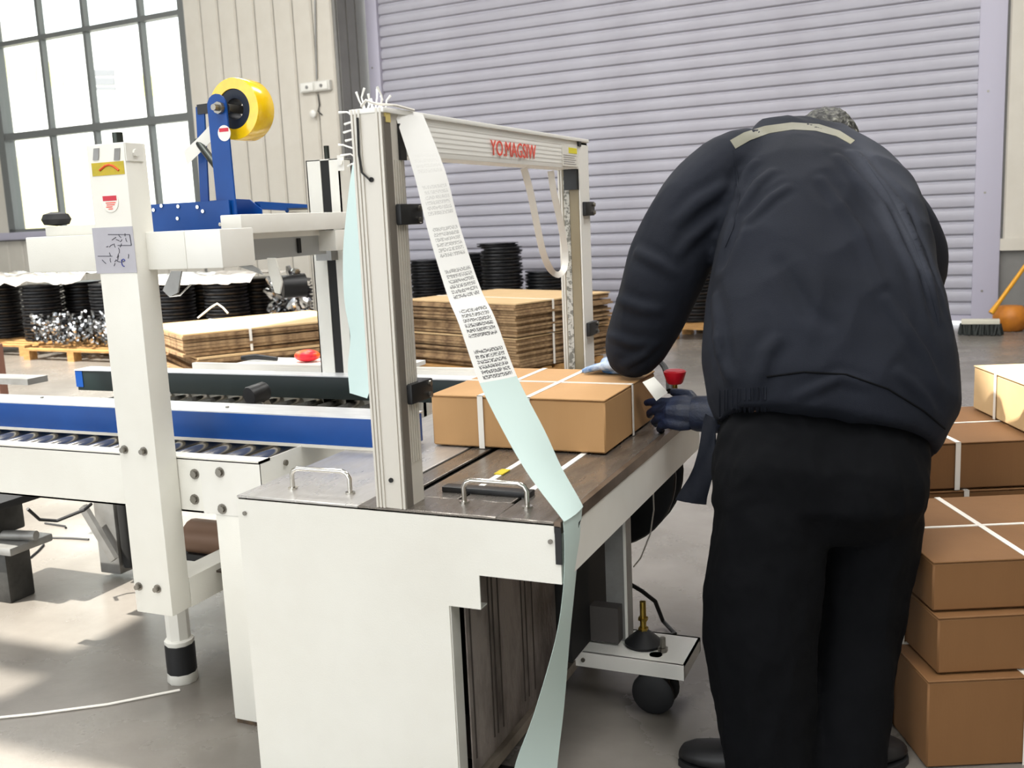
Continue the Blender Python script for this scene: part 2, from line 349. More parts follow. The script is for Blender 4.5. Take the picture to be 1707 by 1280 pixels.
# ------------------------------------------------------------------ background goods
def pallet(loc, rotz, label, lx=1.2, ly=1.0):
    t = thing('wooden_pallet', label, 'pallet', loc, rotz)
    pl = MB().box(0, lx, 0, .1, .105, .125).build('plank', M_wood, t, local=True)
    n = 7
    for k in range(1, n):
        c = clone(pl, 'plank', t); c.location = (0, (ly-.1)*k/(n-1), 0)
    bk = MB().box(0, .1, 0, .1, .0, .085).build('block', M_wood, t, local=True)
    for i in range(3):
        for j in range(3):
            if i+j:
                c = clone(bk, 'block', t); c.location = ((lx-.1)*i/2, (ly-.1)*j/2, 0)
    for i in range(3): MB().box((lx-.1)*i/2, (lx-.1)*i/2+.1, 0, ly, .085, .105).build('stringer', M_wood, t, local=True)
    return t
pa = at(40, 600, z=0)
pallet(pa, R_(-4), 'worn wooden pallet carrying small shiny parts at far left', 1.5, 1.3)
pallet(pa+Vector((-1.75, .35, 0)), R_(-4), 'wooden pallet at the left picture edge under black disc stacks', 1.5, 1.2)
pallet(pa+Vector((1.75, .15, 0)), R_(-4), 'wooden pallet under the disc stacks seen behind the white sealer column', 1.7, 1.3)
q = at(690, 520, y=8.8); pallet((q.x, 8.55, 0), R_(-5), 'wooden pallet under disc stacks in front of the roller shutter', 2.5, 1.2)
pp = at(1112, 566, z=0); pallet(pp, R_(-6), 'wooden pallet with yellowish blocks seen under the worker\'s raised elbow', 1.2, 1.0)
dprof = [(.06,.0), (.2,.0), (.228,.008), (.235,.02), (.235,.03), (.205,.036), (.2,.05), (.235,.054), (.235,.068), (.19,.072), (.07,.072)]
disc0 = None
def stack(u, y, n, label, group, r=1.0, rz=0):
    global disc0
    b = at(u, 520, y=y); b.z = .125
    for k in range(n):
        if disc0 is None:
            o = MB().lathe(dprof, (0,0,0), n=20).build('cast_disc', M_disc, loc=(0,0,0)); disc0 = o
        else: o = clone(disc0, 'cast_disc')
        o.location = b+Vector((random.uniform(-.006,.006), random.uniform(-.006,.006), k*.0725)); o.scale = (r, r, 1)
        tag(o, label, 'disc', group)
LS = [(6, 7.15, 10, 'black cast disc in the stack cut by the left picture edge'), (73, 6.98, 9, 'black cast disc in the widest stack behind the pallet of shiny parts'),
      (141, 7.47, 9, 'black cast disc in the second stack left of the sealer column'), (188, 6.98, 9, 'black cast disc in the stack half hidden by the sealer column'),
      (292, 7.0, 9, 'black cast disc in the first stack right of the sealer column'), (340, 7.5, 9, 'black cast disc in the second stack right of the sealer column'),
      (380, 7.0, 9, 'black cast disc in the third stack right of the sealer column'), (432, 7.5, 9, 'black cast disc in the fourth stack right of the sealer column'),
      (486, 7.12, 9, 'black cast disc in the stack beside the far sealer column'),
      (718, 9.25, 10, 'black cast disc in the stack just right of the left arch post'), (784, 9.05, 11, 'black cast disc in the middle stack before the roller shutter'),
      (840, 8.7, 12, 'black cast disc in the tallest stack before the roller shutter'), (912, 9.0, 8, 'black cast disc in the low stack left of the far arch post'),
      (1160, 9.0, 10, 'black cast disc in the stack seen under the worker\'s arm')]
for u, y, n, lb in LS: stack(u, y, n, lb, lb.replace('black cast disc', 'discs'))
o = clone(disc0, 'cast_disc'); b = at(830, 420, y=8.7); o.location = (b.x, b.y, .125+12*.0725); o.scale = (1.0, 1.0, .6)
tag(o, 'flat black disc lying on top of the tallest stack', 'disc')
# crumpled plastic film over the left stacks
def film(u0, u1, y0, y1, z, label, amp=.05, nx=34, ny=14):
    x0, x1 = at(u0, 460, y=(y0+y1)/2).x, at(u1, 460, y=(y0+y1)/2).x; rows = []
    for j in range(ny):
        row = []
        for i in range(nx):
            x = x0+(x1-x0)*i/(nx-1); y = y0+(y1-y0)*j/(ny-1)
            h = noise.noise(Vector((x*5, y*5, z)))*amp+abs(noise.noise(Vector((x*11, y*11, 2))))*amp*.8
            dr = .09*max(0, 1-j/2.0)
            row.append((x, y, z+h-dr))
        rows.append(row)
    o = MB().sheet(rows, .002).build('plastic_film', M_film, loc=(x0, y0, z), ang=60); tag(o, label, 'film'); return o
film(-30, 172, 6.72, 7.4, .89, 'crumpled white plastic film draped over the left disc stacks')
film(262, 452, 6.72, 7.45, .845, 'crumpled pale film over the disc stacks behind the sealer', .03)
# small shiny parts
sp = MB()
for k in range(260):
    u = random.uniform(62, 205); y = random.uniform(6.3, 6.72); q = at(u, 580, y=y)
    h = .155+random.random()*.28*(.4+.6*min(1, (y-6.25)/.3)); a = Vector((random.uniform(-1,1), random.uniform(-1,1), random.uniform(-.4,1))).normalized()
    p = Vector((q.x, y, h+.03)); sp.tube([p-a*.04, p-a*.015, p, p+a*.05], [.022, .03, .018, .014], 6)
so_ = sp.build('metal_parts', M_silver, loc=(pa.x, pa.y, .125)); tag(so_, 'heap of small shiny metal parts on the left pallet', 'metal parts'); so_['kind'] = 'stuff'
sp = MB()
for k in range(90):
    u = random.uniform(455, 520); y = random.uniform(6.4, 6.75); q = at(u, 580, y=y); h = .2+random.random()*.7
    a = Vector((random.uniform(-1,1), random.uniform(-1,1), random.uniform(-.4,1))).normalized(); p = Vector((q.x, y, h)); sp.tube([p-a*.06, p, p+a*.06], [.03, .035, .02], 6)
so_ = sp.build('metal_parts', M_silver, loc=at(490, 580, y=6.6)*1); tag(so_, 'tangled dark and shiny metal parts beside the far sealer column', 'metal parts'); so_['kind'] = 'stuff'
# bundles of flat cartons
def bundle(loc, rotz, lx, ly, z0, n, t, jit, label, straps=1, m=None, fan=0):
    jit *= 1.3; b = thing('carton_bundle', label, 'cardboard', Vector((loc[0], loc[1], z0)), rotz)
    s0 = MB().box(-lx, 0, 0, ly, 0, t*.82).build('flat_carton', m or M_card3, b, local=True)
    for k in range(n):
        s = s0 if k == 0 else clone(s0, 'flat_carton', b)
        s.location = (random.uniform(-jit, jit)-fan*(n-k)/n*random.random(), random.uniform(-jit, jit)-fan*.6*(n-k)/n*random.random(), k*t)
        s.rotation_euler = (random.uniform(-.006,.006), random.uniform(-.006,.006), random.uniform(-jit, jit)*1.2)
    top = MB().box(-lx, 0, 0, ly, 0, t*.5).build('top_sheet', M_card2, b, local=True); top.location.z = n*t
    for k in range(straps):
        x = 0; y = ly*(.35 if straps == 1 else .25+.5*k); h = n*t+t*.5
        MB().box(-lx-.012, .012, y, y+.02, h, h+.003).box(.012, .015, y, y+.02, 0, h+.003).box(-lx-.015, -lx-.012, y, y+.02, 0, h+.003).build('strap', M_strap, b, local=True)
    return b
bundle((-2.37, 5.36), R_(-20), 1.35, 1.15, .14, 11, .0215, .012, 'lower strapped bundle of flat cartons behind the strapping arch', 1)
bundle((-2.37, 5.36), R_(-21), 1.35, 1.15, .4, 12, .0205, .012, 'upper strapped bundle of flat cartons behind the strapping arch', 1)
pallet((-3.6, 5.75, 0), R_(-20), 'wooden pallet hidden under the flat carton bundles behind the arch', 1.3, 1.1)
bundle((-4.40, 4.10), R_(-35), 1.15, 1.35, .135, 8, .03, .035, 'fanned lower pile of flat cartons behind the sealer rails', 0, fan=.22)
bundle((-4.482, 4.056), R_(-35), 1.1, 1.4, .4, 6, .026, .012, 'upper pale bundle of flat cartons with loose strap behind the sealer', 1)
pallet((-5.35, 4.75, 0), R_(-35), 'wooden pallet hidden under the fanned flat cartons behind the sealer', 1.1, 1.2)
q = [at(330, 530, d=8.6), at(352, 512, d=8.6), at(362, 506, d=8.6), at(372, 513, d=8.6), at(380, 522, d=8.6)]
tag(MB().tube(q, .008, 6).build('loose_strap', M_strap, loc=q[0]), 'loose white strap arching above the flat cartons behind the sealer', 'strap')
# broom and orange object by the shutter
bh = at(1632, 556, z=0)
br = thing('broom', 'push broom with yellow handle leaning on the wall beside the shutter', 'broom', bh)
top = wl(1.05, -.06, 1.75); base = at(1652, 522, d=((bh-CAM).dot(CF)-.05))
MB().tube([base, base+(top-base)*.08, top], [.028, .02, .018], 10).build('handle', mat('yellow_broom_handle', rgb(226,160,30), .4), br)
ax_ = (at(1664, 545, z=.08)-at(1600, 545, z=.08)); cb = at(1634, 541, z=.1)
MB().obox(cb+Vector((0,0,.03)), ax_*.5, Vector((0,.05,0)), Vector((0,0,.022))).build('head', mat('pale_broom_head', rgb(210,206,190), .6), br, bevel=.006)
bm_ = MB()
for k in range(26):
    for j in range(3):
        p = cb+ax_*(.5-.98*k/25)+Vector((random.uniform(-.01,.01), (j-1)*.035, .01)); e = p.copy(); e.z = 0.004; e += Vector((random.uniform(-.03,.03), random.uniform(-.05,.02), 0)); bm_.tube([p, e], .012, 5)
bm_.build('bristles', mat('dark_bristle', rgb(40,44,42), .8), br)
ob = at(1684, 551, z=0)
oo = MB().lathe([(.02,0), (.11,.005), (.15,.05), (.165,.14), (.15,.2), (.1,.245), (.03,.25)], ob, n=20).build('orange_bin', mat('orange_brown_plastic', rgb(206,128,36), .5, c2=rgb(170,100,30), scale=6), loc=ob)
tag(oo, 'rounded orange brown container on the floor behind the broom', 'container')
# ------------------------------------------------------------------ strapping machine
H = .73; W = .771; TL = 1.19
sm = thing('strapping_machine', 'cream strapping machine with steel table top and tall aluminium arch', 'machine', (-.385, .6, 0))
fp = [(-W, .004), (-W, H-.009), (0, H-.009), (0, .604), (-.1785, .604), (-.1785, .531), (-.251, .531), (-.251, .004)]
front = MB().prism(fp, 'y', 0, .003).build('front_panel', M_cream, sm)
MB().box(-.251, -.248, .003, .04, .004, .531).box(-.251, -.1785, .003, .03, .531, .534).build('panel_return', M_pale, front)
MB().box(-W, -W+.003, .003, TL, .05, H-.004).build('side_panel', M_cream, sm)
# right side apron and folded table edge
MB().box(-.003, 0, .003, TL, .604, .706).build('side_apron', M_white, sm)
MB().box(-.012, .002, 0, TL+.01, .706, H).build('table_edge', mat('worn_table_edge', rgb(128,112,98), .35, .6, c2=rgb(92,78,66), scale=12), sm)
# table plates with slots between
for x0, x1, y0, y1 in ((-W, -.455, 0, TL), (-.445, -.393, .1, TL), (-.372, -.268, .1, TL), (-.258, -.145, .1, TL), (-.135, -.012, 0, TL)):
    MB().box(x0, x1, y0, y1, H-.006, H).build('table_plate', M_steell if x0 < -.7 else M_steel, sm, bevel=.0015, seg=1)
MB().box(-.455, -.135, 0, .0975, H-.006, H).build('table_plate', M_steel, sm, bevel=.0015, seg=1)
MB().box(-W+.01, -.02, .005, TL-.01, H-.03, H-.012).build('under_tray', M_dark, sm)
for x in (-.262, -.14): MB().box(x-.007, x+.007, .16, TL-.1, H-.008, H+.0015).build('guide_strip', M_aluw, sm)
MB().box(-.327, -.12, .14, .172, H, H+.012).build('stop_bar', M_black, sm, bevel=.002)
MB().box(-.262-.012, -.262+.01, .30, .345, H+.0015, H+.004).build('yellow_mark', M_ylabel, sm)
MB().box(-.57, -.535, .30, .33, H, H+.004).build('yellow_mark', M_ylabel, sm)
for xa, xb in ((-.674, -.522), (-.242, -.099)):
    h = MB().tube([(xa, .078, H), (xa, .078, H+.034), (xa+.006, .078, H+.044), (xa+.018, .078, H+.049), (xb-.018, .078, H+.049), (xb-.006, .078, H+.044), (xb, .078, H+.034), (xb, .078, H)], .0055, 10).build('handle', M_chrome, sm)
    for x in (xa, xb): MB().cyl((x, .078, H), (x, .078, H+.004), .011, 12).build('handle_foot', M_chrome, h)
MB().box(-.01, .003, -.003, .0, .645, .72).build('corner_trim', M_black, sm)
for x in (-W+.02, -.02): MB().cyl((x, -.001, H-.04), (x, -.004, H-.04), .005, 8).build('screw', M_zinc, sm)
# inner galvanised side sheet seen in the front opening
inn = MB().box(-.24, -.237, .045, .56, .125, .66).build('inner_panel', M_grime, sm)
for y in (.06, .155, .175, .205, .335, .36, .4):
    MB().box(-.237, -.2355, y, y+.005, .16, .6).build('groove_shade', mat('groove_shade_brown', rgb(60,52,48), .7), inn)  # dark raised strips stand in for the shade inside grooves
MB().box(-.25, -.222, .04, .8, .1, .127).build('base_rail', mat('worn_grey_rail', rgb(146,136,124), .5, .4, c2=rgb(100,90,80), scale=10), sm)
MB().box(-.3, -.2, .57, .72, .16, .7).build('inner_housing', M_dark, sm)
MB().box(-.2, -.12, .72, .76, .16, .26).build('junction_box', mat('box_grey', rgb(74,70,68), .6), sm)
MB().box(-.72, -.25, .3, 1.1, .12, .6).build('drive_housing', M_dark, sm)
# leg, bracket with castor and levelling foot
lg = MB().box(-.165, -.105, .76, .765, .15, .605).box(-.108, -.105, .765, .81, .15, .605).box(-.165, -.162, .765, .81, .15, .605).build('leg', M_grey, sm)
MB().box(-.112, -.1045, .757, .76, .15, .605).build('leg_edge', M_white, lg)
br = MB().box(-.245, .075, .655, .665, .112, .152).box(-.245, .075, .66, .845, .147, .152).box(.07, .075, .66, .845, .112, .152).box(-.245, .075, .838, .845, .112, .152).build('foot_bracket', M_white, sm)
MB().cyl((-.2, .654, .132), (-.2, .65, .132), .006, 8).build('screw', M_zinc, br)
cs = MB().cyl((-.012, .702, .111), (-.012, .702, .152), .018, 12).box(-.05, .026, .68, .725, .1, .112).build('castor', M_zinc, sm)
for y in (.668, .724): MB().lathe([(.012,0), (.045,0), (.056,.006), (.058,.012), (.056,.018), (.045,.024), (.012,.024)], (-.012, y-.012, .0585), (0,1,0), 24).build('wheel', M_rubber, cs)
MB().prism([(-.05,.1), (.026,.1), (.022,.05), (.0,.04), (-.04,.05)], 'y', .683, .709).build('fork', M_black, cs)
lf = MB().lathe([(.05,0), (.052,.008), (.03,.028), (.016,.04), (.01,.044)], (-.06, .755, .152), n=20).build('levelling_foot', M_rubber, sm)
MB().cyl((-.06, .755, .19), (-.06, .755, .275), .0085, 10).cyl((-.06, .755, .222), (-.06, .755, .23), .014, 6).cyl((-.06, .755, .193), (-.06, .755, .201), .014, 6).build('threaded_rod', M_brass, lf)
MB().cyl((.0, .73, .152), (.0, .73, .19), .008, 8).cyl((.0, .73, .152), (.0, .73, .162), .014, 6).build('bolt', M_zinc, sm)
MB().box(-.76, -.25, .1, .3, .0, .004).build('base_plate', M_dark, sm)
for x in (-.7, -.3): MB().cyl((x, 1.0, .0), (x, 1.0, .12), .03, 12).build('rear_foot', M_rubber, sm)
# strap reel under the far end
rl = MB().lathe([(.24,0), (.245,.005), (.245,.012), (.24,.016)], (-.325, 1.21, .5), (0,1,0), 40).lathe([(.12,.016), (.12,.1)], (-.325, 1.21, .5), (0,1,0), 32).lathe([(.24,.1), (.245,.105), (.24,.116)], (-.325, 1.21, .5), (0,1,0), 40).build('strap_reel', M_black, sm)
MB().tube([at(1088, 790, y=1.2), at(1090, 850, y=1.195), at(1084, 890, y=1.19), at(1068, 930, y=1.17), at(1056, 945, y=1.15)], .0025, 6).build('hanging_strap', M_strap, sm)
MB().tube([at(1048, 972, y=1.15), at(1070, 985, y=1.15), at(1092, 1002, z=.1), at(1105, 1035, z=.02), at(1125, 1056, z=.008), at(1108, 1062, z=.008)], .007, 8).build('power_cable', M_rubber, sm)
# arch: posts, beam, clamps
zt = 1.5388; zb = 1.4476; x0, x1 = -.4114, -.3372; yb = 1.223
def ribs(mb, axis_pts): return mb
def post(y0, y1, name):
    p = MB().box(x0+.002, x1-.002, y0+.002, y1-.002, H, zt-.003).build(name, M_alu, sm)
    for k in range(5):                                            # extruded ridges on the camera side
        xx = x0+.004+(.014 if k > 1 else 0)*0+[0,.008,.016,.056,.064][k]; MB().box(xx, xx+.0045, y0-.001, y0+.004, H, zt-.003).build('ridge', M_alu, p)
    for k in range(7):
        yy = y0+.012+k*.0095; MB().box(x1-.003, x1+.0005, yy, yy+.0045, H+.09, zb-.01).build('ridge', M_alu, p)
    return p
pl = post(0, .084, 'arch_post'); pr = post(yb-.078, yb, 'arch_post')
MB().box(x0+.02, x1-.006, yb-.0815, yb-.078, H+.02, zb).build('slot_cover', mat('brownish_slot', rgb(150,138,112), .5), pr)
MB().box(x0+.022, x0+.04, yb-.084, yb-.0815, H+.1, zb-.02).build('chain_guide', mat('chain_grey', rgb(196,194,186), .5, c2=rgb(120,118,110), scale=90, lo=.48, hi=.55), pr)
MB().box(x0+.03, x1-.004, yb-.1, yb-.0815, zb-.06, zb).build('corner_guide', M_black, pr)
bmn = MB().box(x0, x1-.002, .084, yb-.002, zb, zt-.012).box(x0, x1+.004, .0, yb+.002, zt-.012, zt-.002).build('arch_beam', M_aluw, sm, bevel=.002)
for k in range(6): MB().box(x1-.002, x1-.0014, .09, yb-.09, zb+.012+k*.0105, zb+.016+k*.0105).build('ridge', M_aluw, bmn)
MB().box(x1-.002, x1+.001, yb-.085, yb, zb-.6, zt-.02).build('end_plate', M_aluw, pr)
MB().box(x1-.001, x1+.003, .06, .085, zb-.01, zt-.03).build('corner_block', M_black, sm)
MB().box(x1-.002, x1+.004, yb-.09, yb-.07, zt-.026, zt-.012).build('end_clip', M_black, bmn)
# lettering and sticker on the beam
Mx = Matrix(((0,0,1,0), (1,0,0,0), (0,1,0,0), (0,0,0,1)))            # text x -> +Y, y -> +Z, facing +X
text_mesh('lettering', 'YO.MAGSIW', M_redp, .052, Matrix.Translation((x1+.0012, .65, 1.48)) @ Mx, bmn)
st = MB().box(x1-.001, x1+.001, 1.0, 1.125, 1.453, 1.51).build('sticker', M_label, bmn)
MB().box(x1+.001, x1+.0016, 1.05, 1.12, 1.49, 1.506).build('yellow_stripe', mat('bright_yellow_print', rgb(240,228,60), .5), st)
for k in range(5): MB().box(x1+.001, x1+.0016, 1.006, 1.11-.012*(k % 2), 1.459+k*.006, 1.4605+k*.006).build('print_line', M_lilac, st)
MB().box(x1-.0025, x1+.0008, .003, .03, H, zt-.02).build('side_slot_shade', mat('slot_shade_grey', rgb(120,114,106), .5, .3), pl)  # grey strip laid on the face, stands for shade in a slot
for yc, hy, xa in ((.078, .047, x0-.012), (yb-.025, .042, x1-.03)):
    for z in (1.33, .965):
        cl = MB().box(xa, x1+.012, yc-hy, yc+hy, z-.021, z+.021).build('clamp', M_black, sm, bevel=.004)
        MB().cyl((x1+.012, yc+.03, z+.012), (x1+.017, yc+.03, z+.012), .006, 8).cyl((x1+.012, yc+.03, z-.012), (x1+.017, yc+.03, z-.012), .006, 8).build('clamp_screw', M_zinc, cl)
for z in (1.40, .79): MB().cyl((-.37, -.0015, z), (-.37, .003, z), .005, 10).build('hole', M_dark, pl)
MB().tube([(-.39, -.004, 1.52), (-.392, -.004, 1.45), (-.388, -.004, 1.415), (-.372, -.003, 1.40)], .0022, 6).build('thin_wire', M_black, pl)
# frayed wire ends at the post top
for k in range(16):
    if k < 9: b = Vector((x0+.006+.008*k, .01+random.random()*.05, zt-.004)); e = b+Vector((random.uniform(-.012,.012), random.uniform(-.02,.02), random.uniform(.018,.045)))
    else: b = Vector((x0, .01+random.random()*.02, zt-.012-.016*(k-9))); e = b+Vector((-.022-random.random()*.01, random.uniform(-.01,.01), random.uniform(.0,.012)))
    mid = (b+e)/2+Vector((random.uniform(-.008,.008), 0, .004)); MB().tube([b, mid, e], [.0018, .0018, .0026], 5).build('wire_end', M_aluw, pl)
MB().tube([(x0+.03, .0, zt+.002), (x0+.045, -.006, zt+.012), (x0+.06, .0, zt+.005), (x1+.004, .05, zt+.004), (x1+.006, .12, zt)], .003, 6).build('thin_wire', M_strap, pl)
MB().box(x1-.003, x1+.002, .012, .03, zt-.03, zt-.006).build('end_clip', mat('yellow_clip', rgb(216,196,120), .4), pl)
# emergency stop near the worker's hand
es = MB().lathe([(.02,0), (.02,.02), (.016,.024), (.016,.03)], (-.004, .925, H), n=14).build('stop_switch_base', M_brass, sm)
es.location = (0, 0, 0)
MB().cyl((-.004, .925, H), (-.004, .925, .845), .007, 10).build('switch_stem', M_brass, es)
MB().lathe([(.018,.0), (.022,.004), (.03,.028), (.031,.034), (.026,.038)], (-.004, .925, .845), n=20).build('red_knob', M_red, es)

# white strap loop hanging from the beam
lp = [at(873, 280, x=-.374), at(884, 320, x=-.374), at(894, 370, x=-.374), at(905, 420, x=-.374), at(917, 448, x=-.374), at(930, 458, x=-.374), at(940, 448, x=-.374), at(942, 420, x=-.374), at(934, 370, x=-.374), at(923, 320, x=-.374), at(918, 285, x=-.374)]
rows = []
for p in lp: rows.append([p+Vector((-.008,0,0)), p+Vector((.008,0,0))])
def smooth_rows(rows, k=4):
    out = []; n = len(rows)
    for i in range(n-1):
        for s in range(k):
            t = s/k; r = []
            for j in range(len(rows[0])):
                p0, p1, p2, p3 = (rows[max(i-1,0)][j], rows[i][j], rows[i+1][j], rows[min(i+2,n-1)][j])
                r.append(.5*((2*p1)+(p2-p0)*t+(2*p0-5*p1+4*p2-p3)*t*t+(3*p1-p0-3*p2+p3)*t**3))
            out.append(r)
    out.append(rows[-1]); return out
wide = []
for i, p in enumerate(lp):
    t = (lp[min(i+1, len(lp)-1)]-lp[max(i-1, 0)]).normalized(); nrm = t.cross(CF).normalized()
    wide.append([p+nrm*.0095, p-nrm*.0095])
o = MB().sheet(smooth_rows(wide), .0015).build('strap_loop', M_strap, loc=lp[0]); tag(o, 'white plastic strap hanging in a loop from the arch beam', 'strap')

# long strip of printed labels hanging from the arch over the table corner
def label_mat():
    m = bpy.data.materials.new('printed_label_strip'); m.use_nodes = True; nt = m.node_tree; n = nt.nodes; l = nt.links; b = n['Principled BSDF']; b.inputs['Roughness'].default_value = .45
    uv = n.new('ShaderNodeUVMap'); uv.uv_map = 'UVMap'; sp = n.new('ShaderNodeSeparateXYZ'); l.new(uv.outputs[0], sp.inputs[0])
    def mth(op, a, b_=None, c_=None):
        k = n.new('ShaderNodeMath'); k.operation = op
        for i, q in enumerate((a, b_, c_)):
            if q is None: continue
            if isinstance(q, (int, float)): k.inputs[i].default_value = q
            else: l.new(q, k.inputs[i])
        return k.outputs[0]
    X, Y = sp.outputs[0], sp.outputs[1]                             # X across 0..1, Y metres along
    per = mth('MODULO', mth('ADD', Y, .04), .088)                                     # one label each 13 cm
    row = mth('MODULO', per, .0108); inrow = mth('LESS_THAN', row, .0078)
    blk = mth('MULTIPLY', mth('GREATER_THAN', per, .0215), mth('LESS_THAN', per, .085))
    big = mth('MULTIPLY', mth('GREATER_THAN', per, .042), mth('LESS_THAN', per, .052))
    side = mth('MULTIPLY', mth('GREATER_THAN', X, .12), mth('LESS_THAN', X, .9))
    cm = n.new('ShaderNodeCombineXYZ'); l.new(mth('MULTIPLY', X, 30), cm.inputs[0]); l.new(mth('MULTIPLY', Y, 330), cm.inputs[1])
    nz = n.new('ShaderNodeTexNoise'); nz.inputs['Scale'].default_value = 1; nz.inputs['Detail'].default_value = 1; l.new(cm.outputs[0], nz.inputs['Vector'])
    ink = mth('GREATER_THAN', nz.outputs[0], .465)
    cm2 = n.new('ShaderNodeCombineXYZ'); l.new(mth('MULTIPLY', X, 11), cm2.inputs[0]); l.new(mth('FLOOR', mth('DIVIDE', Y, .0115)), cm2.inputs[1])
    nz2 = n.new('ShaderNodeTexNoise'); nz2.inputs['Scale'].default_value = 1; l.new(cm2.outputs[0], nz2.inputs['Vector']); word = mth('GREATER_THAN', nz2.outputs[0], .36)
    fac = mth('MULTIPLY', mth('MULTIPLY', mth('MULTIPLY', ink, inrow), mth('MULTIPLY', blk, side)), mth('MULTIPLY', word, .85))
    grow = mth('MINIMUM', mth('MAXIMUM', mth('MULTIPLY', mth('SUBTRACT', Y, .08), 2.6), 0), 1)
    fac = mth('MULTIPLY', fac, grow); printed = mth('LESS_THAN', Y, .577); fac = mth('MULTIPLY', fac, printed)
    a = n.new('ShaderNodeMix'); a.data_type = 'RGBA'; a.inputs[6].default_value = rgb(206,226,222); a.inputs[7].default_value = rgb(240,240,237); l.new(printed, a.inputs[0])
    c = n.new('ShaderNodeMix'); c.data_type = 'RGBA'; l.new(fac, c.inputs[0]); l.new(a.outputs[2], c.inputs[6]); c.inputs[7].default_value = rgb(44,44,48)
    l.new(c.outputs[2], b.inputs['Base Color']); return m
RB = [((655,181),(705,191),.06,.16), ((690,290),(742,285),.06,.15), ((712,380),(765,372),.05,.14), ((745,490),(800,478),.04,.13), ((765,540),(825,530),.03,.12), ((800,640),(862,628),.02,.11),
      ((845,730),(908,718),.01,.11), ((885,797),(936,779),0,.11), ((935,864),(969,838),.0,.11), ((939,872),(970,850),0,.11), ((941,920),(966,900),0,.11), ((938,990),(957,990),0,.1), ((925,1070),(950,1060),0,.1), ((890,1190),(940,1180),0,.1), ((855,1290),(928,1290),-.02,.08), ((845,1400),(925,1400),-.03,.07)]
rows = [[at(*a, y=p), at(*b, y=q)] for a, b, p, q in RB]
for k in (8, 9): 
    for p in rows[k]: p.x = max(p.x, .0045)
rows = smooth_rows(rows, 5)
rows = [[r[0].lerp(r[1], j/4)+Vector((.0, 0, 0)) for j in range(5)] for r in rows]
for r in rows:                                                     # slight curl, and clear of the table top
    for j, p in enumerate(r):
        p.x += .004*math.sin(j/4*math.pi)
        if p.x < .004 and H-.05 < p.z < H+.004: p.z = H+.004
        if p.z < .01: p.z = .01
lab = MB().sheet(rows, .0006).build('label_strip', label_mat(), loc=rows[0][0], ang=60)
me = lab.data; uvl = me.uv_layers.new(name='UVMap'); acc = [0]
for i in range(1, len(rows)): acc.append(acc[-1]+(rows[i][2]-rows[i-1][2]).length)
nr = len(rows)
from mathutils.kdtree import KDTree
kd = KDTree(nr*5)
for i in range(nr):
    for j in range(5): kd.insert(rows[i][j]-rows[0][0], i*5+j)
kd.balance()
for lo in me.loops:
    _, ix, _ = kd.find(me.vertices[lo.vertex_index].co); uvl.data[lo.index].uv = (ix % 5/4, acc[ix//5])
tag(lab, 'long curling strip of printed white labels hanging from the arch over the table corner', 'label strip')
# second backing-paper strip behind the left arch post
B2 = [((590,262),(634,262)), ((584,300),(632,300)), ((578,350),(630,350)), ((572,420),(628,420)), ((574,500),(628,500)), ((584,560),(628,560)), ((580,610),(628,612)), ((583,655),(612,664))]
rows = [[at(*a, y=.17), at(*b, y=.15)] for a, b in B2]; rows = smooth_rows(rows, 4); rows = [[r[0].lerp(r[1], j/4) for j in range(5)] for r in rows]
o = MB().sheet(rows, .0006).build('backing_strip', M_pfilm, loc=rows[0][0], ang=60); tag(o, 'pale blue strip of backing paper hanging behind the left arch post', 'paper strip')

# ------------------------------------------------------------------ carton sealer
cs_ = thing('carton_sealer', 'white and blue carton sealing machine with roller bed and tape head', 'machine', (-1.6, .7, 0))
BX = -2.2
bm1 = MB().box(BX, -.909, .265, .268, .585, .73).box(BX, -.909, .265, .31, .727, .734).box(BX, -.909, .265, .3, .585, .59).build('side_beam', M_cream, cs_)
for u, v in ((325,790), (325,832), (367,787), (371,848), (210,748), (240,750)):
    if u > 300:
        p = at(u, v, y=.265); MB().cyl(p, p-Vector((0,.009,0)), .0095, 8).cyl(p, p-Vector((0,.003,0)), .014, 12).build('bolt', M_zinc, bm1)
MB().box(-1.10, -.909, .2645, .265, .585, .727).build('end_cover', M_white, bm1)
MB().box(-.912, -.909, .265, 1.16, .6, .734).build('end_plate', M_white, cs_)
p = at(475, 771, x=-.909); MB().cyl(p, p+Vector((.006,0,0)), .008, 8).build('bolt', M_zinc, cs_)
MB().box(BX, -.909, 1.14, 1.18, .585, .734).build('side_beam', M_cream, cs_)
leg = MB().box(-1.064, -.925, .266, .36, .012, .585).build('leg', M_cream, cs_, bevel=.004); MB().box(-1.06, -.93, .27, .35, 0, .012).build('foot_pad', mat('rusty_foot', rgb(96,78,58), .8, c2=rgb(50,42,36), scale=40), leg)
# near column
clm = MB().box(-1.295, -1.172, .19, .264, .318, 1.537).build('column', M_cream, cs_, bevel=.005)
def sticker(name, u0, v0, u1, v1, m, parent, y=.19, t=.0012):
    a, b = at(u0, v1, y=y), at(u1, v0, y=y); return MB().box(a.x, b.x, y-t, y, a.z, b.z).build(name, m, parent)
s1 = sticker('warning_sticker', 155, 268, 206, 294, M_ylabel, clm)
p0, p1, p2 = at(166,284,y=.188), at(182,276,y=.188), at(198,284,y=.188); MB().tube([p0, p0.lerp(p1,.6)+Vector((0,0,.004)), p1+Vector((0,0,.002)), p2.lerp(p1,.6)+Vector((0,0,.004)), p2], .0028, 6).build('red_arc', mat('red_orange_print', rgb(214,84,30), .5), s1)
for u in (160, 195): 
    q = at(u, 257, y=.1885); MB().obox(q, (.009,0,0), (0,.0006,0), (.003,0,.014)).build('pictogram', M_grey, clm)
c0 = at(184, 336, y=.1895); s2 = MB().lathe([(.0265,0), (.0265,.0012)], c0, (0,-1,0), 24).build('round_sticker', M_label, clm)
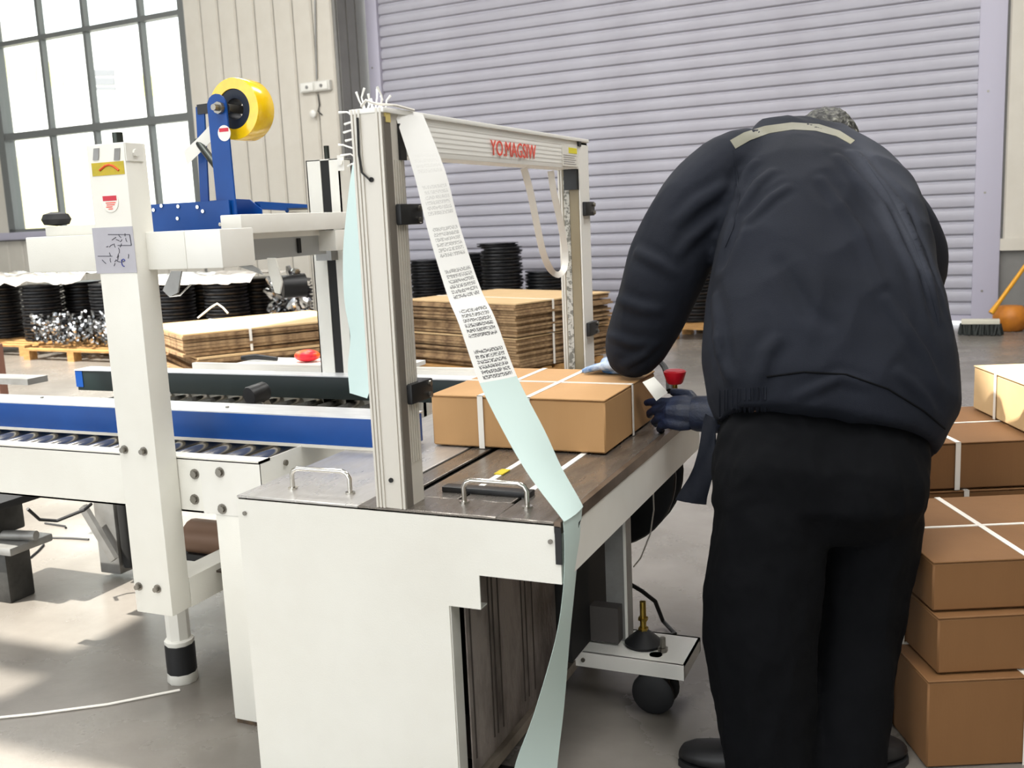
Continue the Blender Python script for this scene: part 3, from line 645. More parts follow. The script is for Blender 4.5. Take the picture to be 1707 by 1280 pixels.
MB().obox(c0+Vector((0,-.0016,.008)), (.022,0,0), (0,.0005,0), (0,0,.006)).build('red_band', mat('red_sticker_print', rgb(200,40,60), .5), s2)
for k in range(4): MB().obox(c0+Vector((random.uniform(-.004,.004),-.0016,-.003-.005*k)), (.016-.003*k,0,0), (0,.0005,0), (0,0,.0012)).build('print_line', M_redp, s2)
s3 = sticker('data_plate', 162, 377, 221, 456, M_lilac, clm)
for (u0, v0, u1, v1) in ((180,391,216,391), (196,409,219,409), (163,427,187,427), (216,391,219,409)):
    MB().bar(at(u0, v0, y=.1883), at(u1, v1, y=.1883), .001, .0016).build('print_line', M_print, s3)
for k in range(22):
    q = at(random.uniform(168, 214), random.uniform(384, 446), y=.1883); a = random.random()*3.1; dv = Vector((math.cos(a), 0, math.sin(a)))*random.uniform(.003, .008)
    MB().tube([q-dv, q+Vector((random.uniform(-.002,.002), 0, random.uniform(-.003,.003))), q+dv], .0009, 4).build('scribble', M_print, s3)
q = at(206, 438, y=.1883); MB().tube([q+Vector((.006*math.cos(t), 0, .009*math.sin(t))) for t in [.5+k*.5 for k in range(10)]], .0014, 5).build('scribble', mat('blue_ink', rgb(50,60,140), .5), s3)
for u, v in ((208,749), (240,752), (232,977), (263,981)):
    q = at(u, v, y=.19); MB().cyl(q, q-Vector((0,.013,0)), .007, 8).cyl(q, q-Vector((0,.003,0)), .0115, 12).build('bolt', M_zinc, clm)
MB().cyl((-1.225, .228, 1.537), (-1.225, .228, 1.565), .013, 10).build('lift_screw', M_rod, clm)
MB().box(-1.172, -1.169, .192, .25, 1.492, 1.534).cyl((-1.169, .222, 1.512), (-1.164, .222, 1.512), .009, 8).build('ear_bracket', M_white, clm)
MB().box(-1.25, -1.172, .264, 1.1, .318, .4).build('tie_beam', M_cream, cs_)
MB().box(-1.17, -.93, .37, 1.1, .378, .384).build('lower_shelf', mat('dirty_shelf', rgb(110,100,90), .4, .3, c2=rgb(70,60,52), scale=8), cs_)
ft = MB().lathe([(.034,.12), (.034,.33)], (-1.385, .43, 0), n=8).build('stand_foot', M_white, cs_)
MB().lathe([(.043,.03), (.043,.115), (.038,.12)], (-1.385, .43, 0), n=10).build('rubber_sleeve', M_rubber, ft)
MB().lathe([(.043,0), (.045,.004), (.043,.03)], (-1.385, .43, 0), n=10).build('foot_ring', M_pale, ft); MB().lathe([(.04,.115), (.043,.12), (.043,.13), (.036,.134)], (-1.385, .43, 0), n=10).build('foot_ring', M_white, ft)
MB().box(-1.42, -1.25, .39, .47, .318, .36).build('foot_mount', M_white, cs_)
# far column (open channel with lift screw)
fc = MB().box(-1.30, -1.245, 1.14, 1.145, .3, 1.53).box(-1.21, -1.172, 1.14, 1.145, .3, 1.53).box(-1.30, -1.296, 1.14, 1.215, .3, 1.53).box(-1.176, -1.172, 1.14, 1.215, .3, 1.53).box(-1.30, -1.172, 1.21, 1.215, .3, 1.53).box(-1.3, -1.172, 1.14, 1.215, 1.527, 1.531).build('column', M_cream, cs_)
MB().box(-1.244, -1.211, 1.142, 1.146, .3, 1.527).build('column_slot', M_dark, fc)
MB().cyl((-1.228, 1.16, .3), (-1.228, 1.16, 1.575), .009, 8).build('lift_screw', M_rod, fc)
MB().box(-1.175, -1.15, 1.137, 1.14, 1.49, 1.54).cyl((-1.162, 1.137, 1.517), (-1.162, 1.13, 1.517), .01, 10).build('ear_bracket', M_white, fc)
# rollers
r0 = MB().cyl((0, .31, 0), (0, 1.14, 0), .021, 12).build('roller', mat('roller_steel', rgb(178,174,166), .22, .9), cs_, local=True); r0.location = Vector((BX+.06, 0, .706))-Vector((-1.6, .7, 0))
k = 1
while BX+.06+k*.082 < -.95:
    c = clone(r0, 'roller', cs_); c.location = r0.location+Vector((k*.082, 0, 0)); k += 1
# guide rails
nrail = MB().box(-2.3, -.6, .455, .565, .737, .813).build('guide_rail', M_blue, cs_, bevel=.003)
MB().box(-2.3, -.6, .457, .575, .813, .8165).build('rail_lit_top', mat('rail_top_sunlight', rgb(226,228,230), .3, .4, c2=rgb(205,206,208), scale=10, stretch=(1,6,6)), nrail)  # pale plate added on the rail, sunlight on its top as colour
MB().box(-2.3, -.6, .448, .46, .7305, .738).build('rail_lip', M_alu, nrail)
for u, v in ((70,663), (379,679)): q = at(u, v, z=.817); MB().cyl(q, q+Vector((0,0,.003)), .005, 8).build('screw', M_zinc, nrail)
frail = MB().box(-2.36, -.5, 1.07, 1.13, .737, .813).build('guide_rail', M_belt, cs_, bevel=.002)
MB().box(-2.365, -2.33, 1.068, 1.132, .75, .814).build('rail_end', M_blue, frail)
MB().box(-2.365, -.5, 1.066, 1.15, .813, .8165).build('rail_lit_top', MATS['rail_top_sunlight'], frail)
MB().box(-1.87, -.62, 1.15, 1.17, .8, .838).box(-1.5, -.62, 1.145, 1.15, .805, .83).build('side_extrusion', M_alu, frail)
q = at(425, 658, y=.72); dr = MB().lathe([(.012,0), (.028,0), (.03,.004), (.03,.06), (.028,.064)], q-Vector((0,.03,0)), (.25,1,.12), 20).build('pressure_roller', M_black, cs_); MB().bar(q+Vector((.02,.02,-.02)), q+Vector((.03,.06,-.1)), .012, .02).build('roller_arm', M_zinc, dr)
q = [at(275, 655, z=.76), at(268, 645, z=.8), at(280, 690, z=.74)]; MB().tube([at(276, 668, y=.6), at(283, 655, y=.6), at(274, 640, y=.6)], .002, 5).build('thin_wire', M_strap, cs_)
# tape head support boxes
MB().box(-1.585, -1.05, .232, .36, 1.224, 1.318).build('head_guard', M_cream, cs_, bevel=.003)
MB().box(-1.05, -.94, .232, .36, 1.224, 1.318).build('head_guard_end', M_white, cs_, bevel=.003)
MB().box(-1.585, -1.29, .3, .36, 1.318, 1.345).build('guard_lid', M_pale, cs_, bevel=.003)
MB().box(-1.17, -1.1, .52, 1.15, 1.302, 1.355).build('cross_arm', M_white, cs_, bevel=.003)
ca = MB().box(-1.2, -1.165, .55, 1.02, 1.225, 1.285).build('carriage_plate', mat('carriage_grey', rgb(176,178,178), .4, .3), cs_)
MB().box(-1.165, -1.16, .55, 1.02, 1.285, 1.302).build('carriage_strip', M_white, ca); MB().box(-1.164, -1.158, .86, .875, 1.235, 1.28).build('carriage_slot', M_dark, ca)
MB().box(-1.18, -1.1, .98, 1.1, 1.235, 1.3).build('carriage_block', M_white, cs_, bevel=.003)
MB().box(-1.26, -1.2, 1.1, 1.14, 1.2, 1.25).build('lift_nut', M_grey, cs_)
# flaps under the head
for (pts, m, lb) in (([(285,452), (302,452), (296,488), (282,495), (271,484)], M_grey, 'guide_fin'), ([(445,430), (458,430), (470,470), (466,490), (458,488), (447,452)], M_pale, 'guide_fin'), ([(372,432), (392,430), (430,448), (438,458), (420,452), (385,440)], M_grey, 'guide_fin')):
    vs = [at(u, v, y=.62) for u, v in pts]; n = len(vs)
    MB().add(vs+[p+Vector((0,.006,0)) for p in vs], [tuple(range(n)), tuple(reversed(range(n, 2*n)))]+[(i, i+n, (i+1) % n+n, (i+1) % n) for i in range(n)]).build(lb, m, cs_)
MB().box(-1.45, -1.2, .58, .66, 1.262, 1.315).build('lower_head', M_grey, cs_)
MB().tube([at(282,494,y=.62), at(300,492,y=.64), at(318,474,y=.66)], .003, 6).build('wire_spring', M_chrome, cs_)
q = at(480, 478, y=.8); MB().cyl(q-Vector((.02,0,0)), q+Vector((.03,.05,0)), .035, 16).build('brush_roller', M_black, cs_)
# blue tape head
th = MB().box(-1.505, -1.2, .6, .605, 1.315, 1.398).build('tape_head', M_blue, cs_)
MB().prism([(-1.5,1.32), (-1.18,1.32), (-1.18,1.37), (-1.22,1.4), (-1.28,1.405), (-1.5,1.4)], 'y', .72, .725).build('side_plate', M_blue, th)
MB().bar((-1.2, .73, 1.382), (-1.2, .97, 1.372), .02, .022).build('rear_arm', M_blue, th); MB().cyl((-1.19, .86, 1.366), (-1.19, .96, 1.366), .008, 8).build('rear_pin', M_chrome, th)
MB().box(-1.5, -1.18, .605, .72, 1.315, 1.33).build('base_plate', M_blue, th)
arm = MB().prism([(-1.252,1.32), (-1.187,1.32), (-1.19,1.66)]+[(-1.2225+.0325*math.cos(t), 1.66+.0325*math.sin(t)) for t in [R_(a) for a in (20,45,70,90,110,135,160)]]+[(-1.255,1.66)], 'y', .612, .618).build('roll_arm', M_blue, th)
ha = at(367, 180, y=.612); MB().cyl(ha, ha-Vector((0,.012,0)), .017, 8).cyl(ha-Vector((0,.012,0)), ha-Vector((0,.03,0)), .009, 8).build('hub_bolt', M_zinc, arm)
sc = at(374, 222, y=.612); s4 = MB().lathe([(.022,0), (.022,.001)], sc, (0,-1,0), 20).build('round_sticker', M_label, arm); MB().obox(sc+Vector((0,-.0015,.009)), (.016,0,0), (0,.0004,0), (0,0,.005)).build('red_band', MATS['red_sticker_print'], s4)
a0, a1 = at(334, 178, y=.7), at(342, 340, y=.7); MB().bar(a0, a1, .006, .03, (1,0,0)).build('thin_arm', M_blue, th)
MB().bar(a0+Vector((-.008,0,-.008)), a0+Vector((.075,0,-.006)), .012, .028).build('arm_link', M_black, th)
MB().cyl(at(329, 235, y=.68), at(366, 284, y=.625), .011, 10).build('guide_rod', M_rod, th)
for u, v in ((257,350), (270,343), (298,344), (297,364), (339,352), (250,370), (368,374), (330,345)):
    q = at(u, v, y=.6); MB().cyl(q, q-Vector((0,.004,0)), .0055, 8).build('rivet', M_chrome, th)
# yellow tape roll
rc = at(375, 181, y=.66); rc = Vector((ha.x+.012, .655, ha.z))
tr = thing('tape_roll', 'yellow packing tape roll mounted on the blue tape head', 'tape roll', rc)
MB().lathe([(.056,0), (.085,0), (.0865,.003), (.0865,.072), (.085,.075), (.056,.075), (.056,0)], rc, (0,1,0), 48, cap=False).build('tape', M_yellow, tr)
MB().lathe([(.03,.006), (.0555,.004), (.0555,.071), (.03,.069), (.03,.006)], rc, (0,1,0), 40, cap=False).build('core', M_core, tr)
MB().cyl(rc+Vector((0,-.03,0)), rc+Vector((0,.09,0)), .012, 12).build('spindle', M_zinc, tr)
tl = [[at(350, 208, y=.665), at(360, 226, y=.668)], [at(330, 230, y=.665), at(338, 250, y=.668)], [at(306, 252, y=.665), at(312, 275, y=.668)]]
MB().sheet(smooth_rows(tl, 3), .0006).build('tape_end', M_label, tr)
# knob on the guard lid and small red / orange pieces by the far rail
q = at(94, 367, y=.33); o = MB().lathe([(.0,0), (.03,.004), (.036,.018), (.03,.032), (.012,.038), (0,.038)], Vector((q.x, .33, 1.3455)), n=16).build('black_knob', M_rubber, loc=(q.x, .33, 1.3455)); o.scale = (1.15, 1, 1); tag(o, 'lumpy black knob lying on the sealer guard lid', 'knob')
q = at(512, 589, y=1.25); o = MB().ell((q.x, 1.25, .8575), .05, .04, .022).build('orange_pouch', mat('orange_red_plastic', rgb(250,110,30), .35, c2=rgb(230,30,50), scale=14, lo=.45, hi=.55), loc=(q.x, 1.25, .838)); tag(o, 'orange and red plastic pouch beside the far guide rail', 'pouch')
MB().box(-1.7, -1.0, 1.17, 1.34, .82, .8345).build('side_ledge', M_aluw, frail)
q = at(425, 592, y=1.24); o = MB().tube([(q.x-.06, 1.24, .845), (q.x, 1.245, .85), (q.x+.09, 1.25, .843)], [.009, .011, .007], 8).build('hand_tool', M_black, loc=(q.x, 1.24, .8345)); tag(o, 'black and red hand tool lying on the far rail ledge', 'tool')
# under-sealer leg, motor and dark stand at the left
MB().box(-2.33, -2.23, 1.05, 1.12, .02, .585).build('rear_leg', M_grey, cs_, bevel=.004)
MB().cyl((-2.2, 1.08, .05), (-2.2, 1.08, .3), .03, 10).build('cable_bundle', M_dark, cs_)
MB().bar((-2.33, 1.0, .3), (-2.2, 1.0, .1), .02, .03).build('diagonal_brace', M_grey, cs_)
MB().cyl((-1.72, .9, .27), (-1.5, .9, .27), .06, 16).build('drive_motor', mat('brown_motor', rgb(110,84,66), .5, .3), cs_)
MB().box(-1.74, -1.55, .85, .95, .16, .22).build('motor_bracket', M_dark, cs_)
MB().tube([at(46,848,y=.7), at(66,866,y=.75), at(95,868,y=.8), at(140,850,y=.85), at(152,840,y=.9)], .006, 8).build('cable', M_rubber, cs_)
gs = at(20, 1000, z=0); stn = thing('machine_stand', 'dark grey metal stand with plates under the conveyor at left edge', 'stand', gs)
d_ = (gs-CAM).dot(CF)
MB().box(gs.x-.12, gs.x+.03, gs.y-.03, gs.y+.08, 0, .2).build('post', mat('dark_grey_metal', rgb(76,76,74), .45, .4, c2=rgb(44,44,44), scale=9), stn, bevel=.006)
MB().box(gs.x-.35, gs.x+.11, gs.y-.07, gs.y+.12, .2, .23).build('plate', M_grey, stn, bevel=.008)
MB().cyl((gs.x-.3, gs.y-.06, .25), (gs.x+.13, gs.y+.03, .25), .018, 12).build('bar', M_grey, stn)
MB().box(gs.x-.25, gs.x-.0, gs.y-.02, gs.y+.1, .25, .37).build('housing', MATS['dark_grey_metal'], stn, bevel=.01)
MB().box(gs.x-.35, gs.x+.1, gs.y-.1, gs.y+.14, .37, .4).build('plate', M_rubber, stn, bevel=.008)
q = [at(u, v, z=.004) for u, v in ((-60,1202), (60,1190), (180,1174), (300,1150))]; tag(MB().tube(q, .004, 6).build('string', M_strap, loc=q[0]), 'thin white string lying across the floor in front of the sealer foot', 'string')
for k, (a, b, c_) in enumerate((((75,872),(108,877),(110,880)), ((78,896),(120,897),(148,899)), ((50,930),(64,918),(73,908)))):
    q = [at(*p, z=.004) for p in (a, b, c_)]; tag(MB().tube(q, .005, 5).build('cable_offcut', M_rubber, loc=q[0]), ('short black offcut nearest the cable under the sealer', 'straight black offcut on the bright floor', 'slanting dark offcut beside the machine stand')[k], 'offcut')
# grey conveyor end plate and brown post at the left edge
q = at(46, 636, z=.75); MB().box(q.x-.5, q.x, q.y, q.y+.1, .735, .76).build('infeed_plate', M_grey, cs_)
q = at(4, 640, d=6.2); ch = MB().box(q.x-.2, q.x+.01, q.y-.03, q.y+.03, 0, at(4,572,d=6.2).z).build('brown_post', M_brown, loc=(q.x, q.y, 0), bevel=.005); tag(ch, 'brown painted metal post cut by the left picture edge', 'post')
# ------------------------------------------------------------------ cartons
def carton(loc, rotz, lx, ly, h, m, label, sy=(), sx=(), group=None, seam='x'):
    t = thing('carton', label, 'carton', loc, rotz, group)
    MB().box(0, lx, 0, ly, .002, h-.005).build('body', m, t, local=True, bevel=.004, seg=1)
    g = .0012
    if seam == 'x':
        MB().box(-.001, lx+.001, -.002, ly/2-g, h-.0045, h).build('flap', m, t, local=True, bevel=.0015, seg=1)
        MB().box(-.001, lx+.001, ly/2+g, ly+.002, h-.0045, h).build('flap', m, t, local=True, bevel=.0015, seg=1)
    else:
        MB().box(-.002, lx/2-g, -.001, ly+.001, h-.0045, h).build('flap', m, t, local=True, bevel=.0015, seg=1)
        MB().box(lx/2+g, lx+.002, -.001, ly+.001, h-.0045, h).build('flap', m, t, local=True, bevel=.0015, seg=1)
    e = .0015; w = .015
    for x in sy: MB().box(x, x+w, -.0045, ly+.0045, h, h+e).box(x, x+w, -.0045, -.0025, 0, h+e).box(x, x+w, ly+.0025, ly+.0045, 0, h+e).build('strap', M_strap, t, local=True)
    for y in sx: MB().box(-.0045, lx+.0045, y, y+w*.7, h, h+e*1.4).box(-.0045, -.0025, y, y+w*.7, 0, h+e).box(lx+.0025, lx+.0045, y, y+w*.7, 0, h+e).build('strap', M_strap, t, local=True)
    return t
carton((-.556, .54, H+.002), 0, .4756, .4536, .1365, M_card, 'strapped brown carton lying on the strapping machine table', (.135, .265), (.22,))
RZ = R_(24); D0 = 2.33
def zc(u, v): return at(u, v, d=D0).z
z3t, z3b, z4b = zc(1556, 935), zc(1559, 1026), zc(1561, 1131)
def corner(u, v): p = at(u, v, d=D0); return p
c5 = corner(1547, 1150); c4 = corner(1561, 1040); c3 = corner(1556, 935)
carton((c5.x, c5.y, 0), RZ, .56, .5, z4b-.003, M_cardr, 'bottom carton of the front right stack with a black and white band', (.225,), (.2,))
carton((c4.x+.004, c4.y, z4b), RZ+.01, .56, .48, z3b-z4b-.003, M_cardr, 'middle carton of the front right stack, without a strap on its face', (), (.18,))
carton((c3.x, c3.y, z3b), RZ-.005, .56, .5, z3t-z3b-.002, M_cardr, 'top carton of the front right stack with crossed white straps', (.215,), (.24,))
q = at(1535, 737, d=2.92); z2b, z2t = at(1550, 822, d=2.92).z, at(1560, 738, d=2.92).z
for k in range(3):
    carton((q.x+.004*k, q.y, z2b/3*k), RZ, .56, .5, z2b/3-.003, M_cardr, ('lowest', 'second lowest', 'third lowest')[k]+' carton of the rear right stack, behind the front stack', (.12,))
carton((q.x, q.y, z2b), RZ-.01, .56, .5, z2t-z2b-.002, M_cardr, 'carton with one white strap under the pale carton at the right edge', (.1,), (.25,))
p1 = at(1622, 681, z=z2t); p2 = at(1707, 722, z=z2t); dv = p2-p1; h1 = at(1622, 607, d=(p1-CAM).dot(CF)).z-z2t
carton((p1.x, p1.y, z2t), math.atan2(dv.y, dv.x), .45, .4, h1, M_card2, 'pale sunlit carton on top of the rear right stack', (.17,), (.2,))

# ------------------------------------------------------------------ person
per = thing('person', 'person in dark navy work jacket and black trousers bending over the strapping table', 'person', (.40, .52, 0))
def fuse(mb, vox, smooth=6, fac=.5):
    me = bpy.data.meshes.new('tmp'); me.from_pydata([tuple(p) for p in mb.v], [], mb.f)
    b = bmesh.new(); b.from_mesh(me); bmesh.ops.recalc_face_normals(b, faces=b.faces); b.to_mesh(me); b.free()
    o = bpy.data.objects.new('tmp', me); col.objects.link(o)
    m = o.modifiers.new('r', 'REMESH'); m.mode = 'VOXEL'; m.voxel_size = vox
    s = o.modifiers.new('s', 'SMOOTH'); s.iterations = smooth; s.factor = fac
    bpy.context.view_layer.update()
    r = bpy.data.meshes.new_from_object(o.evaluated_get(bpy.context.evaluated_depsgraph_get()))
    bpy.data.objects.remove(o); bpy.data.meshes.remove(me); return r
def place(me, name, m, parent):
    off = OFF[parent.name]
    me.transform(Matrix.Translation(-off)); me.name = name; me.materials.clear(); me.materials.append(m)
    me.polygons.foreach_set('use_smooth', [True]*len(me.polygons)); me.update()
    o = bpy.data.objects.new(name, me); col.objects.link(o); o.parent = parent; OFF[o.name] = off; return o
def loft(mb, rings, n=36, e=2.5):
    cs = [((l+r)/2) for l, r, *_ in rings]; vs = []; fs = []
    for i, (l, r, tb, tf, *lf) in enumerate(rings):
        t = (cs[min(i+1, len(cs)-1)]-cs[max(i-1, 0)]).normalized(); ax = (r-l)/2; ax = ax-t*ax.dot(t)*.6
        b = t.cross(ax).normalized()
        if b.dot(CF) > 0: b = -b                                    # towards the camera = the back
        for k in range(n):
            an = 2*math.pi*k/n; c, s = math.cos(an), math.sin(an)
            x = math.copysign(abs(c)**(2/e), c); y = math.copysign(abs(s)**(2/e), s)
            vs.append(cs[i]+ax*x+b*y*(tb if y > 0 else tf)+Vector((0, 0, (lf[0] if lf else 0)*max(y, 0))))
    for i in range(len(rings)-1):
        for k in range(n): fs.append((i*n+k, i*n+(k+1) % n, (i+1)*n+(k+1) % n, (i+1)*n+k))
    fs += [tuple(reversed(range(n))), tuple(range((len(rings)-1)*n, len(rings)*n))]
    return mb.add(vs, fs)
def spline(pts, k=5):
    """pts: (u, v, depth, radius) -> smooth points and radii"""
    P = [(at(u, v, d=d), r) for u, v, d, r in pts]; op = []; orr = []; n = len(P)
    for i in range(n-1):
        for s in range(k):
            t = s/k; p0, p1, p2, p3 = P[max(i-1,0)][0], P[i][0], P[i+1][0], P[min(i+2,n-1)][0]
            op.append(.5*((2*p1)+(p2-p0)*t+(2*p0-5*p1+4*p2-p3)*t*t+(3*p1-p0-3*p2+p3)*t**3)); orr.append(P[i][1]*(1-t)+P[i+1][1]*t)
    op.append(P[-1][0]); orr.append(P[-1][1]); return op, orr
def ringpx(uL, vL, uR, vR, d, tb, tf, lift=0, grow=1.0):
    l, r = at(uL, vL, d=d), at(uR, vR, d=d); c = (l+r)/2; return (c+(l-c)*grow, c+(r-c)*grow, tb*grow, tf*grow, lift)
TORSO = [(1196,706,1556,768,2.42,.15,.15,.06), (1178,658,1590,702,2.43,.165,.16,.05), (1172,590,1583,624,2.46,.175,.16,.03), (1180,510,1570,540,2.50,.18,.16,.01), (1190,430,1558,455,2.55,.175,.15,0),
         (1202,358,1545,385,2.61,.165,.13,0), (1212,302,1524,335,2.67,.145,.11,0), (1224,258,1494,300,2.72,.115,.09,0), (1246,232,1460,272,2.77,.095,.07,0), (1300,226,1432,252,2.82,.075,.06,0)]
LARM = [(1275,275,2.72,.085), (1222,285,2.70,.108), (1160,350,2.69,.116), (1110,450,2.69,.112), (1078,530,2.71,.1), (1056,582,2.73,.082), (1048,606,2.76,.054)]
RARM = [(1470,340,2.70,.09), (1512,385,2.72,.088), (1518,470,2.80,.085), (1440,570,2.86,.08), (1330,650,2.80,.07), (1215,688,2.70,.05)]
LLEG = [(1300,800,2.38,.135), (1287,880,2.37,.136), (1270,1000,2.36,.131), (1267,1080,2.355,.128), (1276,1180,2.355,.118), (1280,1290,2.35,.11), (1281,1312,2.345,.11)]
RLEG = [(1445,800,2.40,.13), (1452,880,2.41,.122), (1440,980,2.42,.108), (1426,1080,2.42,.1), (1416,1180,2.39,.094), (1410,1290,2.36,.092), (1410,1312,2.355,.092)]
PELV = [(1215,680,1535,720,2.43,.1,.13), (1196,730,1550,762,2.40,.135,.14), (1188,790,1548,805,2.385,.155,.14), (1188,840,1540,848,2.38,.15,.13), (1215,890,1515,895,2.39,.1,.09)]
hc = at(1376, 255, d=2.88); fdir = Vector((CF.x*.75, CF.y*.75, -.62)).normalized(); hs = CR.copy(); hs.z = 0; hs.normalize(); hup = hs.cross(fdir).normalized()
if hup.z < 0: hup = -hup
HM = Matrix((hs, fdir, hup)).transposed()
# continuous body under the clothes
mb = MB(); loft(mb, [ringpx(*r, grow=.8) for r in TORSO]); loft(mb, [ringpx(*r, grow=.8) for r in PELV])
for L, g in ((LARM, .6), (RARM, .6), (LLEG, .6), (RLEG, .62)): p, r = spline(L); mb.tube(p, [q*g for q in r], 14)
nk = at(1368, 250, d=2.80); mb.tube([nk, nk.lerp(hc, .6), hc], [.055, .05, .055], 14)
mb.ell(hc, .075, .095, .108, 18, 12, HM); mb.ell(hc+fdir*.085-hup*.045, .05, .03, .045, 14, 8, HM)
mb.ell(hc+fdir*.105-hup*.01, .014, .018, .026, 10, 8, HM)
for s in (-1, 1):
    mb.ell(hc+hs*.078*s-fdir*.005, .012, .02, .03, 10, 8, HM); mb.ell(hc+hs*.03*s+fdir*.088+hup*.02, .016, .01, .01, 10, 6, HM)
body = place(fuse(mb, .0085, 4), 'body', M_skin, per)
for s in (-1, 1): MB().ell(hc+hs*.03*s+fdir*.095+hup*.012, .011, .008, .008, 10, 8, HM).build('eye', M_label, body)
MB().ell(hc+fdir*.108-hup*.052, .022, .006, .005, 10, 6, HM).build('mouth', mat('lips', rgb(150,90,80), .5), body)
hb = MB(); hb.ell(hc-fdir*.012+hup*.014, .093, .105, .112, 28, 20, HM)
hm = fuse(hb, .006, 3)
for v in hm.vertices:
    d = (v.co-hc); f_ = d.dot(fdir)
    v.co += d.normalized()*(noise.noise(v.co*90)*.006+noise.noise(v.co*40)*.004)
    if f_ > .05: v.co -= fdir*(f_-.05)*.9
hair = place(hm, 'hair', M_hair, per)
# trousers
mb = MB(); loft(mb, [ringpx(*r) for r in PELV])
for L in (LLEG, RLEG): p, r = spline(L); mb.tube(p, r, 22)
tm = fuse(mb, .0085, 7)
def crumple(me, amp, sc, st):
    me.update(); nn = [v.normal.copy() for v in me.vertices]
    for v, n_ in zip(me.vertices, nn):
        p = Vector((v.co.x*st[0], v.co.y*st[1], v.co.z*st[2]))*sc
        w = noise.noise(p); w = w-abs(noise.noise(p*1.7+Vector((3,1,2))))*.8
        v.co += n_*w*amp
crumple(tm, .012, 5, (1.6, 1.6, .55)); crumple(tm, .005, 14, (1.2, 1.2, .8))
for v in tm.vertices: v.co.z = max(v.co.z, .015)
trousers = place(tm, 'trousers', M_trous, per)
# jacket
mb = MB(); loft(mb, [ringpx(*r) for r in TORSO])
for L in (LARM, RARM): p, r = spline(L); mb.tube(p, r, 22)
jm = fuse(mb, .0085, 6)
crumple(jm, .012, 4.5, (1.3, 1.3, .6))
def folds(me, lines):
    me.update(); bv = BVHTree.FromPolygons([v.co for v in me.vertices], [tuple(p.vertices) for p in me.polygons]); segs = []
    for amp, wid, *pts in lines:
        q = []
        for i in range(len(pts)-1):
            for k in range(4):
                t = k/4; r = ray(pts[i][0]*(1-t)+pts[i+1][0]*t, pts[i][1]*(1-t)+pts[i+1][1]*t).normalized(); h = bv.ray_cast(CAM, r)[0]
                if h: q.append(h)
        if len(q) > 1: segs.append((amp, wid, q))
    for v in me.vertices:
        dz = 0
        for amp, wid, q in segs:
            best = 9; tt = 0; n = len(q)-1
            for i in range(n):
                a, e = q[i], q[i+1]; d = e-a; t = max(0, min(1, (v.co-a).dot(d)/max(d.length_squared, 1e-9))); L = (a+d*t-v.co).length
                if L < best: best = L; tt = (i+t)/n
            if best < wid*3: dz += amp*(math.exp(-(best/wid)**2)-.45*math.exp(-((best-1.7*wid)/wid)**2))*math.sin(math.pi*min(1, .12+tt*.88))**.6
        if dz: v.co += v.normal*dz
folds(jm, [(.012,.014,(1235,345),(1262,305),(1300,272)), (.010,.012,(1250,365),(1285,330),(1330,300)), (.012,.014,(1228,320),(1245,285),(1268,258)), (-.012,.016,(1205,440),(1222,395),(1232,350)),
    (.012,.016,(1425,255),(1500,345),(1550,470),(1572,560)), (.010,.014,(1400,262),(1470,340),(1525,450),(1560,590)), (.008,.014,(1370,300),(1430,380),(1490,520)), (.009,.014,(1480,500),(1540,590),(1580,670)),
    (.010,.016,(1262,640),(1275,590),(1310,545)), (.009,.014,(1195,560),(1205,610),(1225,650)), (.010,.016,(1190,500),(1198,560),(1200,620)), (-.008,.02,(1300,440),(1350,520),(1400,560)),
    (.011,.016,(1210,310),(1160,340),(1110,390)), (.009,.014,(1200,360),(1150,400),(1120,440)), (.009,.014,(1062,420),(1100,440),(1140,470)), (.010,.014,(1030,500),(1070,515),(1120,520)), (.009,.012,(1015,560),(1060,575),(1100,570)), (.009,.012,(1040,610),(1075,590),(1110,560)),
    (.007,.012,(1330,660),(1400,630),(1480,650)), (.007,.012,(1500,620),(1540,660),(1570,710))])
jacket = place(jm, 'jacket', M_jacket, per)
bvh = BVHTree.FromPolygons([v.co+OFF[per.name] for v in jm.vertices], [tuple(p.vertices) for p in jm.polygons])
def hit(u, v, back=.003):
    r = ray(u, v); loc, nr, ix, ds = bvh.ray_cast(CAM, r.normalized())
    return (loc-r.normalized()*back) if loc else None
def ribbon(name, top, bot, m, k=6, th=.002, back=.002, parent=jacket):
    rows = []
    for i in range(len(top)-1):
        for s in range(k+(i == len(top)-2)):
            t = s/k; row = []
            for j in range(4):
                a = (top[i][0]*(1-t)+top[i+1][0]*t, top[i][1]*(1-t)+top[i+1][1]*t); b = (bot[i][0]*(1-t)+bot[i+1][0]*t, bot[i][1]*(1-t)+bot[i+1][1]*t); w = j/3
                h = hit(a[0]*(1-w)+b[0]*w, a[1]*(1-w)+b[1]*w, back); row.append(h)
            if all(h is not None for h in row): rows.append(row)
    if len(rows) > 1: return MB().sheet(rows, th).build(name, m, parent, ang=60)
M_hem = mat('hem_cloth', rgb(27,31,40), .82, bump=.15, bscale=300)
# open front flap of the jacket hanging at the left
fl = [[at(1176,690,d=2.47), at(1196,700,d=2.42)], [at(1168,740,d=2.49), at(1193,745,d=2.42)], [at(1150,790,d=2.51), at(1188,790,d=2.43)], [at(1128,834,d=2.52), at(1178,842,d=2.45)]]
MB().sheet([[r[0].lerp(r[1], j/4)+CF*.012*math.sin(j*1.6+i*.7) for j in range(5)] for i, r in enumerate(smooth_rows(fl, 4))], .004).build('front_flap', M_jacket, jacket, ang=70)
# sleeve cuff and collar
p, r = spline(LARM); MB().tube([p[-2], p[-1], p[-1]+(p[-1]-p[-2])*.6], [r[-2]*1.0, r[-1]*1.04, r[-1]*.95], 24).build('cuff', M_hem, jacket)
